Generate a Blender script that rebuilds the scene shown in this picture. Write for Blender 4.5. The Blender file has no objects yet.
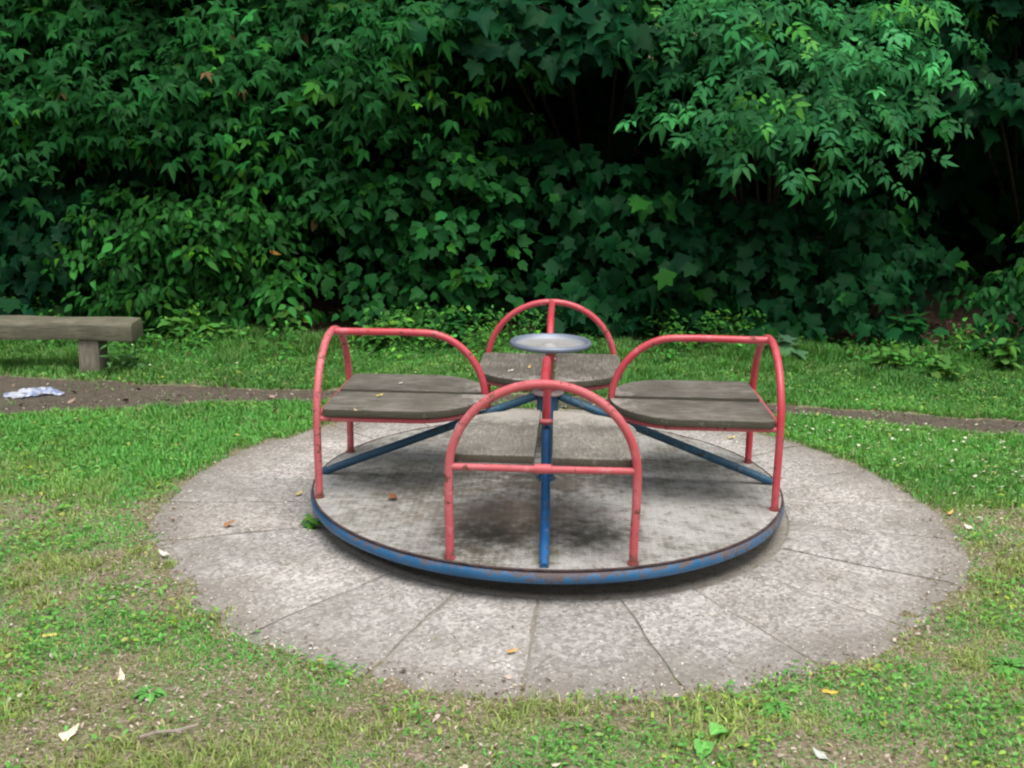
import bpy, bmesh, math
import numpy as np
from mathutils import Vector, Matrix

rng = np.random.default_rng(11)
PI = math.pi
scene = bpy.context.scene
COL = scene.collection

# ------------------------------------------------------------------ camera
PITCH, ROLL, HCAM, FPX = 0.2278, 0.0205, 1.575, 1056.93
cam_d = bpy.data.cameras.new('camera')
cam_d.sensor_fit = 'HORIZONTAL'
cam_d.sensor_width = 36.0
cam_d.lens = 36.0 * FPX / 1024.0
cam_d.clip_start = 0.05
cam_d.clip_end = 400
cam = bpy.data.objects.new('camera', cam_d)
COL.objects.link(cam)
cam.matrix_world = Matrix.Translation((0, 0, HCAM)) @ Matrix.Rotation(PI / 2 - PITCH, 4, 'X') @ Matrix.Rotation(ROLL, 4, 'Z')
scene.camera = cam


def ray(px, py):
    u0, v0 = px - 512.0, py - 384.0
    cr, sr = math.cos(ROLL), math.sin(ROLL)
    u, v = u0 * cr + v0 * sr, -u0 * sr + v0 * cr
    c, s = math.cos(PITCH), math.sin(PITCH)
    X, Y = u / FPX, -v / FPX
    return np.array([X, c + Y * s, -s + Y * c])


def at(px, py, Y):
    r = ray(px, py)
    return np.array([0, 0, HCAM]) + r * (Y / r[1])


def gnd(px, py, z=0.0):
    r = ray(px, py)
    return np.array([0, 0, HCAM]) + r * ((z - HCAM) / r[2])


# ------------------------------------------------------------------ helpers
def tag(o, label=None, cat=None, group=None, kind=None):
    if label: o['label'] = label
    if cat: o['category'] = cat
    if group: o['group'] = group
    if kind: o['kind'] = kind
    return o


def empty(name, loc, rot=(0, 0, 0)):
    o = bpy.data.objects.new(name, None)
    o.empty_display_size = 0.1
    COL.objects.link(o)
    o.location = loc
    o.rotation_euler = rot
    return o


def link(name, me, mat, parent=None):
    o = bpy.data.objects.new(name, me)
    COL.objects.link(o)
    if mat is not None:
        me.materials.append(mat)
    if parent is not None:
        o.parent = parent
    return o


def dup(root, loc, rot=None):
    r = root.copy()
    COL.objects.link(r)
    r.location = loc
    if rot is not None: r.rotation_euler = rot
    for ch in list(root.children):
        c = ch.copy(); COL.objects.link(c); c.parent = r
        for g in list(ch.children):
            d = g.copy(); COL.objects.link(d); d.parent = c
    return r


class MB:
    def __init__(self):
        self.v, self.f = [], []

    def add(self, vs, fs):
        n = len(self.v)
        self.v += [tuple(map(float, p)) for p in vs]
        self.f += [tuple(i + n for i in f) for f in fs]

    def tube(self, pts, r, seg=14, closed=False, caps=True):
        pts = [Vector(p) for p in pts]
        n = len(pts)
        rad = r if hasattr(r, '__len__') else [r] * n
        tang = []
        for i in range(n):
            if closed:
                t = pts[(i + 1) % n] - pts[i - 1]
            else:
                t = pts[min(i + 1, n - 1)] - pts[max(i - 1, 0)]
            tang.append(t.normalized())
        ref = Vector((0, 0, 1)) if abs(tang[0].z) < 0.9 else Vector((1, 0, 0))
        u = tang[0].cross(ref).normalized()
        vs = []
        for i in range(n):
            if i:
                u = u - tang[i] * u.dot(tang[i])
                u.normalize()
            w = tang[i].cross(u)
            for k in range(seg):
                a = 2 * PI * k / seg
                vs.append(pts[i] + (u * math.cos(a) + w * math.sin(a)) * rad[i])
        fs = []
        m = n if closed else n - 1
        for i in range(m):
            j = (i + 1) % n
            for k in range(seg):
                l = (k + 1) % seg
                fs.append((i * seg + k, i * seg + l, j * seg + l, j * seg + k))
        if caps and not closed:
            fs.append(tuple(range(seg - 1, -1, -1)))
            fs.append(tuple((n - 1) * seg + k for k in range(seg)))
        self.add(vs, fs)

    def lathe(self, prof, seg=48, c=(0, 0, 0)):
        vs, fs = [], []
        n = len(prof)
        for k in range(seg):
            a = 2 * PI * k / seg
            for r, z in prof:
                vs.append((c[0] + r * math.cos(a), c[1] + r * math.sin(a), c[2] + z))
        for k in range(seg):
            l = (k + 1) % seg
            for i in range(n - 1):
                fs.append((k * n + i, l * n + i, l * n + i + 1, k * n + i + 1))
        self.add(vs, fs)

    def prism(self, poly, z0, z1):
        n = len(poly)
        vs = [(x, y, z0) for x, y in poly] + [(x, y, z1) for x, y in poly]
        fs = [tuple(range(n - 1, -1, -1)), tuple(range(n, 2 * n))]
        for i in range(n):
            j = (i + 1) % n
            fs.append((i, j, n + j, n + i))
        self.add(vs, fs)

    def build(self, name, mat, parent=None, smooth=True, bevel=0.0, bseg=2, angle=40):
        me = bpy.data.meshes.new(name)
        me.from_pydata(self.v, [], self.f)
        bm = bmesh.new(); bm.from_mesh(me)
        bmesh.ops.remove_doubles(bm, verts=bm.verts, dist=1e-5)
        bmesh.ops.recalc_face_normals(bm, faces=bm.faces)
        if bevel:
            es = [e for e in bm.edges if len(e.link_faces) == 2 and e.calc_face_angle() > math.radians(35)]
            bmesh.ops.bevel(bm, geom=es, offset=bevel, segments=bseg, affect='EDGES', profile=0.6)
        bm.to_mesh(me); bm.free()
        if smooth:
            me.shade_smooth()
            me.set_sharp_from_angle(angle=math.radians(angle))
        return link(name, me, mat, parent)


def np_mesh(name, V, T, mat, colors=None, parent=None, smooth=False):
    """V (n,3), T (m,3) triangles, colors (n,3) per vertex"""
    me = bpy.data.meshes.new(name)
    V = np.ascontiguousarray(V, dtype=np.float32)
    T = np.ascontiguousarray(T, dtype=np.int32)
    me.vertices.add(len(V)); me.vertices.foreach_set('co', V.ravel())
    me.loops.add(T.size); me.loops.foreach_set('vertex_index', T.ravel())
    me.polygons.add(len(T))
    me.polygons.foreach_set('loop_start', np.arange(0, T.size, 3, dtype=np.int32))
    me.update(calc_edges=True)
    if colors is not None:
        ca = me.color_attributes.new('tint', 'FLOAT_COLOR', 'POINT')
        c4 = np.ones((len(V), 4), np.float32); c4[:, :3] = colors
        ca.data.foreach_set('color', c4.ravel())
    if smooth: me.shade_smooth()
    return link(name, me, mat, parent)


# value noise
_tab = rng.random((256, 256))


def vn(x, y, s=1.0, o=0):
    x = np.asarray(x) * s + 17.3 * o + 100; y = np.asarray(y) * s + 9.1 * o + 100
    xi = np.floor(x).astype(int); yi = np.floor(y).astype(int)
    fx = x - xi; fy = y - yi
    fx = fx * fx * (3 - 2 * fx); fy = fy * fy * (3 - 2 * fy)
    g = lambda a, b: _tab[a % 256, b % 256]
    return (g(xi, yi) * (1 - fx) + g(xi + 1, yi) * fx) * (1 - fy) + (g(xi, yi + 1) * (1 - fx) + g(xi + 1, yi + 1) * fx) * fy


def fbm(x, y, s=1.0, o=0, n=3):
    t = 0; a = 1; tot = 0
    for k in range(n):
        t = t + a * vn(x, y, s * 2.03 ** k, o + k * 3.7); tot += a; a *= 0.55
    return t / tot


def sstep(a, b, x):
    t = np.clip((x - a) / (b - a), 0, 1)
    return t * t * (3 - 2 * t)


# ------------------------------------------------------------------ materials
class NT:
    def __init__(self, name):
        self.m = bpy.data.materials.new(name); self.m.use_nodes = True
        self.t = self.m.node_tree; self.t.nodes.clear()
        self.out = self.n('ShaderNodeOutputMaterial')
        self._co = None

    def n(self, typ, **kw):
        nd = self.t.nodes.new(typ)
        for k, v in kw.items(): setattr(nd, k, v)
        return nd

    def l(self, a, b): self.t.links.new(a, b)

    def co(self):
        if self._co is None:
            self._co = self.n('ShaderNodeTexCoord').outputs['Object']
        return self._co

    def noise(self, scale, detail=4, rough=0.55, stretch=None, dist=0.0):
        nd = self.n('ShaderNodeTexNoise')
        nd.inputs['Scale'].default_value = scale; nd.inputs['Detail'].default_value = detail
        nd.inputs['Roughness'].default_value = rough; nd.inputs['Distortion'].default_value = dist
        if stretch:
            mp = self.n('ShaderNodeMapping'); mp.inputs['Scale'].default_value = stretch
            self.l(self.co(), mp.inputs[0]); self.l(mp.outputs[0], nd.inputs['Vector'])
        else:
            self.l(self.co(), nd.inputs['Vector'])
        return nd.outputs['Fac']

    def ramp(self, fac, stops):
        r = self.n('ShaderNodeValToRGB')
        e = r.color_ramp.elements
        while len(e) < len(stops): e.new(0.5)
        for i, (p, c) in enumerate(stops):
            e[i].position = p
            if not hasattr(c, '__len__'): c = (c, c, c)
            e[i].color = (*c[:3], 1)
        self.l(fac, r.inputs[0])
        return r.outputs[0]

    def mix(self, fac, a, b, blend='MIX'):
        m = self.n('ShaderNodeMix', data_type='RGBA', blend_type=blend)
        for s, v in ((m.inputs[0], fac), (m.inputs[6], a), (m.inputs[7], b)):
            if hasattr(v, 'is_output'): self.l(v, s)
            elif hasattr(v, '__len__'): s.default_value = (*v[:3], 1)
            else: s.default_value = v
        return m.outputs[2]

    def math(self, op, a, b=0.0):
        m = self.n('ShaderNodeMath', operation=op)
        for s, v in ((m.inputs[0], a), (m.inputs[1], b)):
            if hasattr(v, 'is_output'): self.l(v, s)
            else: s.default_value = v
        return m.outputs[0]

    def principled(self, color, rough=0.6, metal=0.0, spec=0.5, bump=None, bstr=0.3, bdist=0.01):
        p = self.n('ShaderNodeBsdfPrincipled')
        for s, v in ((p.inputs['Base Color'], color), (p.inputs['Roughness'], rough), (p.inputs['Metallic'], metal)):
            if hasattr(v, 'is_output'): self.l(v, s)
            elif hasattr(v, '__len__'): s.default_value = (*v[:3], 1)
            else: s.default_value = v
        p.inputs['Specular IOR Level'].default_value = spec
        if bump is not None:
            b = self.n('ShaderNodeBump'); b.inputs['Strength'].default_value = bstr; b.inputs['Distance'].default_value = bdist
            self.l(bump, b.inputs['Height']); self.l(b.outputs[0], p.inputs['Normal'])
        self.l(p.outputs[0], self.out.inputs[0])
        return self.m


def foliage_mat(name, trans=0.35, gloss=0.06, rough=0.45):
    t = NT(name)
    a = t.n('ShaderNodeAttribute', attribute_name='tint').outputs['Color']
    d = t.n('ShaderNodeBsdfDiffuse'); t.l(a, d.inputs[0])
    tr = t.n('ShaderNodeBsdfTranslucent')
    hs = t.mix(1.0, a, (1.15, 1.2, 0.55), 'MULTIPLY'); t.l(hs, tr.inputs[0])
    m1 = t.n('ShaderNodeMixShader'); m1.inputs[0].default_value = trans
    t.l(d.outputs[0], m1.inputs[1]); t.l(tr.outputs[0], m1.inputs[2])
    g = t.n('ShaderNodeBsdfGlossy'); g.inputs['Roughness'].default_value = rough
    g.inputs[0].default_value = (0.55, 0.75, 0.6, 1)
    m2 = t.n('ShaderNodeMixShader'); m2.inputs[0].default_value = gloss
    t.l(m1.outputs[0], m2.inputs[1]); t.l(g.outputs[0], m2.inputs[2])
    t.l(m2.outputs[0], t.out.inputs[0])
    return t.m


def plain(name, c, rough=0.7, spec=0.3, nscale=30, var=0.25):
    t = NT(name)
    n = t.noise(nscale, 4)
    col = t.ramp(n, [(0.3, tuple(x * (1 - var) for x in c)), (0.7, tuple(x * (1 + var) for x in c))])
    return t.principled(col, rough, spec=spec, bump=n, bstr=0.15)


def paint(name, base, faded, rust, chip=0.62, rough=0.4, feet=False):
    t = NT(name)
    n1 = t.noise(5, 5); n2 = t.noise(34, 6, 0.65); n3 = t.noise(160, 2)
    c = t.mix(t.ramp(n1, [(0.35, 0), (0.68, 1)]), base, faded)
    c = t.mix(t.math('MULTIPLY', n3, 0.25), c, tuple(x * 0.6 for x in base))
    chipm = t.ramp(t.math('ADD', t.math('MULTIPLY', n2, 0.72), t.math('MULTIPLY', n1, 0.28)), [(chip, 0), (chip + 0.025, 1)])
    c = t.mix(chipm, c, rust)
    n6 = t.noise(18, 6, 0.75)
    scuff = t.ramp(n6, [(0.56, 0), (0.68, 0.55)])
    c = t.mix(scuff, c, tuple(min(1, x * 0.85 + 0.14) for x in faded))
    if feet:
        sx = t.n('ShaderNodeSeparateXYZ'); t.l(t.co(), sx.inputs[0])
        ft = t.math('ADD', t.math('MULTIPLY', sx.outputs['Z'], -9.0), t.math('MULTIPLY', n2, 1.5))
        c = t.mix(t.ramp(t.math('ADD', ft, 1.5), [(0.55, 0), (0.85, 0.85)]), c, rust)
    r = t.mix(chipm, (rough, rough, rough), (0.85, 0.85, 0.85))
    return t.principled(c, r, spec=0.45, bump=chipm, bstr=0.2, bdist=-0.002)


M = {}
M['red'] = paint('red_paint', (0.49, 0.040, 0.058), (0.54, 0.098, 0.120), (0.13, 0.05, 0.035), 0.585, 0.34, True)
M['red_faded'] = paint('faded_red_paint', (0.49, 0.075, 0.092), (0.56, 0.145, 0.16), (0.16, 0.06, 0.045), 0.575, 0.5, True)
M['blue'] = paint('lit_blue_paint', (0.012, 0.075, 0.22), (0.02, 0.125, 0.32), (0.055, 0.05, 0.055), 0.57, 0.38)  # brighter copy for the front strut, its light put into the colour
M['blue_shaded'] = paint('shaded_blue_paint', (0.014, 0.06, 0.115), (0.026, 0.11, 0.19), (0.05, 0.05, 0.05), 0.56, 0.5)  # the same blue with shade put into the colour


def rim_mat():
    t = NT('blue_rim_paint')
    n1 = t.noise(3.2, 5); n2 = t.noise(40, 6, 0.75); n3 = t.noise(120, 3)
    c = t.mix(t.ramp(n1, [(0.35, 0), (0.65, 1)]), (0.009, 0.07, 0.17), (0.018, 0.135, 0.30))
    g = t.n('ShaderNodeNewGeometry')
    sx = t.n('ShaderNodeSeparateXYZ'); t.l(t.co(), sx.inputs[0])
    zt = t.ramp(t.math('ADD', t.math('MULTIPLY', sx.outputs['Z'], 9.0), -0.75), [(0.30, 0), (0.52, 1)])   # feet scuff the upper half
    w = t.math('ADD', t.math('MULTIPLY', n2, 0.6), t.math('MULTIPLY', n1, 0.4))
    m = t.ramp(t.math('ADD', w, t.math('MULTIPLY', zt, 0.09)), [(0.545, 0), (0.60, 1)])
    rust = t.mix(n3, (0.06, 0.045, 0.045), (0.15, 0.115, 0.115))
    c = t.mix(m, c, rust)
    return t.principled(c, t.mix(m, (0.36,) * 3, (0.75,) * 3), spec=0.5, bump=m, bstr=0.2, bdist=-0.002)


M['rim'] = rim_mat()


def wood(name, dark, light, axis=(2, 22, 22), moss=None, worn=0):
    t = NT(name)
    g = t.noise(6, 6, 0.65, axis, 0.4); n = t.noise(7, 4); f = t.noise(110, 3, 0.6, (0.3, 1, 1))
    c = t.ramp(g, [(0.25, tuple(x * 0.45 for x in dark)), (0.45, dark), (0.72, light)])
    c = t.mix(t.ramp(n, [(0.4, 0), (0.75, 0.75)]), c, tuple(x * 0.55 for x in dark))
    if moss: c = t.mix(t.ramp(t.noise(4, 5), [(0.48, 0), (0.66, 0.5)]), c, moss)
    if worn:
        sx = t.n('ShaderNodeSeparateXYZ'); t.l(t.co(), sx.inputs[0])
        nz = t.noise(22, 5, 0.7)
        tipw = t.n('ShaderNodeMapRange'); tipw.inputs['From Min'].default_value = worn; tipw.inputs['From Max'].default_value = worn - 0.13
        t.l(t.math('ADD', sx.outputs['X'], t.math('MULTIPLY', t.math('SUBTRACT', nz, 0.5), 0.5)), tipw.inputs['Value'])
        c = t.mix(t.math('MULTIPLY', tipw.outputs[0], 0.75), c, (0.47, 0.44, 0.39))          # rubbed pale by trousers at the tip
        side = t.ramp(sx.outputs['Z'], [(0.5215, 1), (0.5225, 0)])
        c = t.mix(t.math('MULTIPLY', side, 0.8), c, (0.062, 0.058, 0.036))                      # plank sides below the top face made darker
        c = t.mix(t.ramp(nz, [(0.60, 0), (0.70, 0.45)]), c, (0.33, 0.31, 0.27))
    c = t.mix(t.math('MULTIPLY', f, 0.35), c, (0.05, 0.045, 0.04))
    return t.principled(c, 0.85, spec=0.2, bump=g, bstr=0.5, bdist=0.006)


M['plank'] = wood('weathered_plank', (0.14, 0.127, 0.106), (0.33, 0.31, 0.27), moss=(0.09, 0.09, 0.06), worn=0.36)
M['plank_pale'] = wood('pale_grey_plank', (0.22, 0.205, 0.175), (0.40, 0.375, 0.33), (5, 18, 18), moss=(0.10, 0.095, 0.07), worn=0.5)  # paler grey wood tone for the front seat
M['bench'] = wood('bench_timber', (0.145, 0.14, 0.095), (0.245, 0.235, 0.175), (1.2, 14, 14), moss=(0.12, 0.125, 0.065))
M['bench_leg'] = wood('bench_leg_timber', (0.22, 0.195, 0.15), (0.33, 0.30, 0.24), (14, 14, 1.2))
M['bark'] = plain('bark', (0.05, 0.043, 0.03), 0.9, 0.1, 18, 0.4)
M['zinc'] = plain('zinc', (0.40, 0.42, 0.44), 0.5, 0.5, 40, 0.15)


def wheel_mat():
    t = NT('worn_grey_steel')
    n = t.noise(14, 5); n2 = t.noise(90, 3)
    sp = t.n('ShaderNodeVectorMath', operation='LENGTH')
    mp = t.n('ShaderNodeMapping'); mp.inputs['Scale'].default_value = (1, 1, 0)
    t.l(t.co(), mp.inputs[0]); t.l(mp.outputs[0], sp.inputs[0])
    c = t.mix(t.ramp(n, [(0.35, 0), (0.7, 1)]), (0.27, 0.29, 0.33), (0.42, 0.43, 0.45))
    worn = t.ramp(t.math('ADD', sp.outputs['Value'], t.math('MULTIPLY', n, 0.08)), [(0.15, 1), (0.185, 0)])
    c = t.mix(t.math('MULTIPLY', worn, 0.55), c, (0.44, 0.41, 0.36))
    edge = t.ramp(sp.outputs['Value'], [(0.143, 0), (0.15, 1)])
    c = t.mix(edge, c, (0.18, 0.215, 0.275))
    return t.principled(c, t.mix(n2, (0.35,) * 3, (0.6,) * 3), metal=0.35, spec=0.5, bump=n, bstr=0.1)


M['wheel'] = wheel_mat()


def platform_mat():
    t = NT('tread_plate')
    n1 = t.noise(2.6, 6, 0.65); n2 = t.noise(9, 6, 0.7); n3 = t.noise(48, 5, 0.75); n4 = t.noise(190, 3)
    c = t.ramp(n1, [(0.36, (0.22, 0.205, 0.165)), (0.5, (0.41, 0.40, 0.365)), (0.62, (0.64, 0.635, 0.61))])
    c = t.mix(t.ramp(n2, [(0.48, 0), (0.66, 0.65)]), c, (0.17, 0.16, 0.125))
    n5 = t.noise(21, 4, 0.7)
    c = t.mix(t.ramp(n5, [(0.50, 0), (0.66, 0.7)]), c, (0.62, 0.615, 0.59)); c = t.mix(t.ramp(n5, [(0.34, 0.7), (0.45, 0)]), c, (0.13, 0.12, 0.085))
    c = t.mix(t.ramp(n3, [(0.52, 0), (0.66, 0.8)]), c, (0.56, 0.55, 0.52))
    c = t.mix(t.ramp(n4, [(0.40, 0.55), (0.62, 0)]), c, (0.10, 0.095, 0.08))
    sq = t.n('ShaderNodeMapping'); sq.inputs['Rotation'].default_value = (0, 0, PI / 4); sq.inputs['Scale'].default_value = (170, 170, 0)
    t.l(t.co(), sq.inputs[0]); s2 = t.n('ShaderNodeSeparateXYZ'); t.l(sq.outputs[0], s2.inputs[0])
    dots = t.ramp(t.math('MULTIPLY', t.math('SINE', s2.outputs[0]), t.math('SINE', s2.outputs[1])), [(0.15, 0), (0.6, 1)])
    c = t.mix(t.math('MULTIPLY', dots, 0.27), c, t.mix(0.5, c, (0.75, 0.75, 0.74)))
    # brown grease and mud: round stains where feet rub at the front and round the axle
    sx = t.n('ShaderNodeSeparateXYZ'); t.l(t.co(), sx.inputs[0])

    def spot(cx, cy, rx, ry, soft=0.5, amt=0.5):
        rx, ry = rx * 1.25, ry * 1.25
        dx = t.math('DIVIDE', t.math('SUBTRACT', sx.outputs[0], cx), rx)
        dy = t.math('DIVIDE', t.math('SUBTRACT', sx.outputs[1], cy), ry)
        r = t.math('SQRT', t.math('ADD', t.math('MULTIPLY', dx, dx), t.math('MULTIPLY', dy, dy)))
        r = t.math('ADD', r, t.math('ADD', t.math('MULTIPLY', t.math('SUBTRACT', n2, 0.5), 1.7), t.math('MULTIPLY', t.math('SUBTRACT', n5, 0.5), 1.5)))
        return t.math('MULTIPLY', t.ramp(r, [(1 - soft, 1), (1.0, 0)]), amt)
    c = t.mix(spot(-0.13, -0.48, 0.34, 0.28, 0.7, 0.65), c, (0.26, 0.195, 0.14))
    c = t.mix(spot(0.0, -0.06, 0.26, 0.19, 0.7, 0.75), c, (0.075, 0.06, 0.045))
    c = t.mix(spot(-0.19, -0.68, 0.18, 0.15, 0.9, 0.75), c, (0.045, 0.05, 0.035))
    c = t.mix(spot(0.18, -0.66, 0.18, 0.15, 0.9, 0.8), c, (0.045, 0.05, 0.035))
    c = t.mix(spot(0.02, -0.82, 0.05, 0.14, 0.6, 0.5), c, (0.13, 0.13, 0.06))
    for px_, py_ in ((0.64, -0.2), (0.66, 0.2), (-0.64, -0.2), (-0.64, 0.2), (0.2, 0.66), (-0.2, 0.66)):  # darker patches under the side and back seats
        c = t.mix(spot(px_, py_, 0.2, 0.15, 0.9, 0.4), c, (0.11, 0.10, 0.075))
    return t.principled(c, t.ramp(n2, [(0.35, 0.42), (0.7, 0.75)]), metal=0.25, spec=0.5, bump=t.mix(0.35, dots, n3), bstr=0.35, bdist=0.004)


M['platform'] = platform_mat()


def concrete_mat():
    t = NT('worn_concrete')
    n1 = t.noise(1.6, 5, 0.6); n2 = t.noise(8, 6, 0.6); n3 = t.noise(85, 4, 0.75); n4 = t.noise(230, 2)
    at_ = t.n('ShaderNodeAttribute', attribute_name='tint').outputs['Color']
    c = t.ramp(n1, [(0.3, (0.28, 0.269, 0.256)), (0.55, (0.375, 0.362, 0.347)), (0.75, (0.445, 0.431, 0.413))])
    c = t.mix(t.ramp(n2, [(0.48, 0), (0.75, 0.6)]), c, (0.215, 0.20, 0.175))
    vo = t.n('ShaderNodeTexVoronoi'); vo.inputs['Scale'].default_value = 75; t.l(t.co(), vo.inputs['Vector'])
    peb = t.ramp(vo.outputs['Color'], [(0.15, (0.38, 0.36, 0.34)), (0.5, (1.0, 0.98, 0.95)), (0.85, (1.75, 1.7, 1.65))])
    c = t.mix(0.55, c, t.mix(1.0, c, peb, 'MULTIPLY'))
    c = t.mix(t.ramp(n3, [(0.56, 0), (0.68, 0.8)]), c, (0.60, 0.565, 0.52))
    c = t.mix(t.ramp(n4, [(0.32, 0.6), (0.45, 0)]), c, (0.12, 0.105, 0.085))
    c = t.mix(1.0, c, at_, 'MULTIPLY')
    sp = t.n('ShaderNodeVectorMath', operation='DISTANCE'); t.l(t.co(), sp.inputs[0]); sp.inputs[1].default_value = (0.188, 4.425, 0.02)
    nb = t.noise(5, 6, 0.7); nc = t.noise(3.0, 4, 0.6)
    edge = t.n('ShaderNodeMapRange'); edge.inputs['From Min'].default_value = 1.38; edge.inputs['From Max'].default_value = 1.68
    t.l(t.math('ADD', sp.outputs['Value'], t.math('MULTIPLY', t.math('SUBTRACT', nb, 0.5), 0.55)), edge.inputs['Value'])
    c = t.mix(t.math('MULTIPLY', edge.outputs[0], 0.8), c, t.mix(n3, (0.12, 0.105, 0.085), (0.26, 0.235, 0.20)))   # trodden-in soil along the margin
    c = t.mix(t.ramp(nc, [(0.46, 0), (0.70, 0.55)]), c, t.mix(n4, (0.12, 0.11, 0.09), (0.27, 0.255, 0.225)))
    vs = t.n('ShaderNodeTexVoronoi'); vs.inputs['Scale'].default_value = 38; t.l(t.co(), vs.inputs['Vector'])
    c = t.mix(t.ramp(vs.outputs['Distance'], [(0.13, 0.75), (0.19, 0)]), c, t.mix(n2, (0.15, 0.13, 0.1), (0.85, 0.82, 0.76)))
    h = t.mix(0.5, n3, vo.outputs['Distance'])
    return t.principled(c, 0.9, spec=0.2, bump=h, bstr=0.6, bdist=0.006)


M['concrete'] = concrete_mat()


def soil_mat(name, cols, sc=1.0):
    t = NT(name)
    n1 = t.noise(1.7 * sc, 5); n2 = t.noise(14 * sc, 6, 0.7); n3 = t.noise(90 * sc, 4, 0.75)
    c = t.mix(t.ramp(n1, [(0.35, 0), (0.65, 1)]), cols[0], cols[1])
    c = t.mix(t.ramp(n2, [(0.45, 0), (0.65, 1)]), c, cols[2])
    c = t.mix(t.ramp(n3, [(0.52, 0), (0.66, 0.9)]), c, cols[3])
    c = t.mix(t.ramp(n3, [(0.33, 0.8), (0.45, 0)]), c, (0.03, 0.025, 0.018))
    return t.principled(c, 0.95, spec=0.1, bump=t.mix(0.6, n2, n3), bstr=0.8, bdist=0.02)


M['ground'] = soil_mat('lawn_soil', [(0.14, 0.175, 0.06), (0.235, 0.20, 0.125), (0.23, 0.18, 0.13), (0.46, 0.40, 0.33)])
M['path'] = soil_mat('path_dirt', [(0.10, 0.084, 0.064), (0.125, 0.106, 0.082), (0.075, 0.064, 0.047), (0.22, 0.19, 0.155)])
M['litter_floor'] = soil_mat('leaf_mould', [(0.07, 0.045, 0.03), (0.095, 0.06, 0.04), (0.05, 0.035, 0.024), (0.16, 0.105, 0.075)])
M['pit'] = soil_mat('grit', [(0.32, 0.29, 0.25), (0.36, 0.33, 0.29), (0.22, 0.20, 0.15), (0.46, 0.43, 0.38)], 2)

M['leaf'] = foliage_mat('tree_leaves', 0.20, 0.008, 0.5)
M['grass'] = foliage_mat('grass_blades', 0.35, 0.03, 0.5)
M['debris'] = foliage_mat('dry_bits', 0.1, 0.02, 0.6)

# ------------------------------------------------------------------ world and light
w = bpy.data.worlds.new('World'); scene.world = w; w.use_nodes = True
nt = w.node_tree; nt.nodes.clear()
SUN_EL, SUN_AZ = math.radians(70), math.radians(158)      # azimuth clockwise from +Y
sky = nt.nodes.new('ShaderNodeTexSky'); sky.sky_type = 'NISHITA'; sky.sun_disc = False
sky.sun_elevation = SUN_EL; sky.sun_rotation = SUN_AZ
sky.dust_density = 6.0; sky.air_density = 1.0; sky.ozone_density = 0.6
hsv = nt.nodes.new('ShaderNodeHueSaturation'); hsv.inputs['Saturation'].default_value = 0.35
bg = nt.nodes.new('ShaderNodeBackground'); bg.inputs[1].default_value = 0.15
wo = nt.nodes.new('ShaderNodeOutputWorld')
nt.links.new(sky.outputs[0], hsv.inputs['Color']); nt.links.new(hsv.outputs[0], bg.inputs[0]); nt.links.new(bg.outputs[0], wo.inputs[0])
sl = bpy.data.lights.new('sun', 'SUN'); sl.energy = 1.0; sl.angle = math.radians(40); sl.color = (1.0, 0.96, 0.90)
so = bpy.data.objects.new('sun', sl); COL.objects.link(so)
sdir = Vector((math.sin(SUN_AZ) * math.cos(SUN_EL), math.cos(SUN_AZ) * math.cos(SUN_EL), math.sin(SUN_EL)))
so.rotation_euler = sdir.to_track_quat('Z', 'Y').to_euler()
so.location = sdir * 20

# ------------------------------------------------------------------ ground
CX, CY = 0.1566, 4.3422                   # carousel axis
PX, PY, PR, PIN = 0.188, 4.425, 1.705, 1.015   # concrete pad

far = [(-9, 7.3), (-5, 6.95), (-3.32, 6.66), (-2.64, 6.58), (-1.96, 6.45), (-1.32, 6.40), (0, 6.42), (1.0, 6.34), (1.76, 6.25), (2.35, 6.19), (3.02, 6.03), (5, 5.55), (9, 4.3)]
near = [(-9, 4.6), (-5, 5.2), (-2.86, 5.69), (-2.35, 5.85), (-1.83, 6.0), (-1.26, 6.10), (0, 6.16), (1.0, 6.10), (1.69, 5.99), (2.22, 5.83), (2.83, 5.61), (5, 5.0), (9, 3.7)]
fx, fy = np.array(far).T
nx_, ny_ = np.array(near).T


def path_far(x): return np.interp(x, fx, fy) + (fbm(x, x * 0 + 3, 3.0, 5) - 0.5) * 0.22
def path_near(x): return np.interp(x, nx_, ny_) + (fbm(x, x * 0 + 8, 3.0, 6) - 0.5) * 0.22
HE = np.array([(-12, 8.9), (-4.2, 8.5), (-2.9, 8.2), (-1.66, 8.05), (1.1, 8.15), (1.84, 8.0), (2.57, 7.85), (3.8, 7.7), (12, 7.2)])
def hedge_y(x): return np.interp(x, HE[:, 0], HE[:, 1]) + (fbm(x, x * 0 + 1, 1.6, 9) - 0.5) * 0.5


def gz(x, y):
    x = np.asarray(x, float); y = np.asarray(y, float)
    b = (fbm(x, y, 1.1, 2) - 0.5) * 0.05 + (fbm(x, y, 5, 4) - 0.5) * 0.02
    d = np.hypot(x - PX, y - PY)
    b = b * (0.25 + 0.75 * sstep(PR - 0.02, PR + 0.5, d))
    pm = (y > path_near(x)) & (y < path_far(x))
    b = b * np.where(pm, 0.4, 1.0) - np.where(pm, 0.012, 0)
    bank = sstep(7.8, 9.6, y) * 0.12 + sstep(11.5, 18, y) * 5.0  # steep far rise: unseen hill added to block sky light behind the wood
    return np.where(d < PR - 0.16, -0.004, b + 0.016) + bank


def sheet(name, xs, ys, mat, zf):
    X, Y = np.meshgrid(xs, ys)
    V = np.stack([X, Y, zf(X, Y)], -1).reshape(-1, 3)
    nx, ny = len(xs), len(ys)
    i = (np.arange(ny - 1)[:, None] * nx + np.arange(nx - 1)[None, :]).ravel()
    T = np.concatenate([np.stack([i, i + 1, i + nx + 1], 1), np.stack([i, i + nx + 1, i + nx], 1)])
    return np_mesh(name, V, T, mat, smooth=True)


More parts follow.
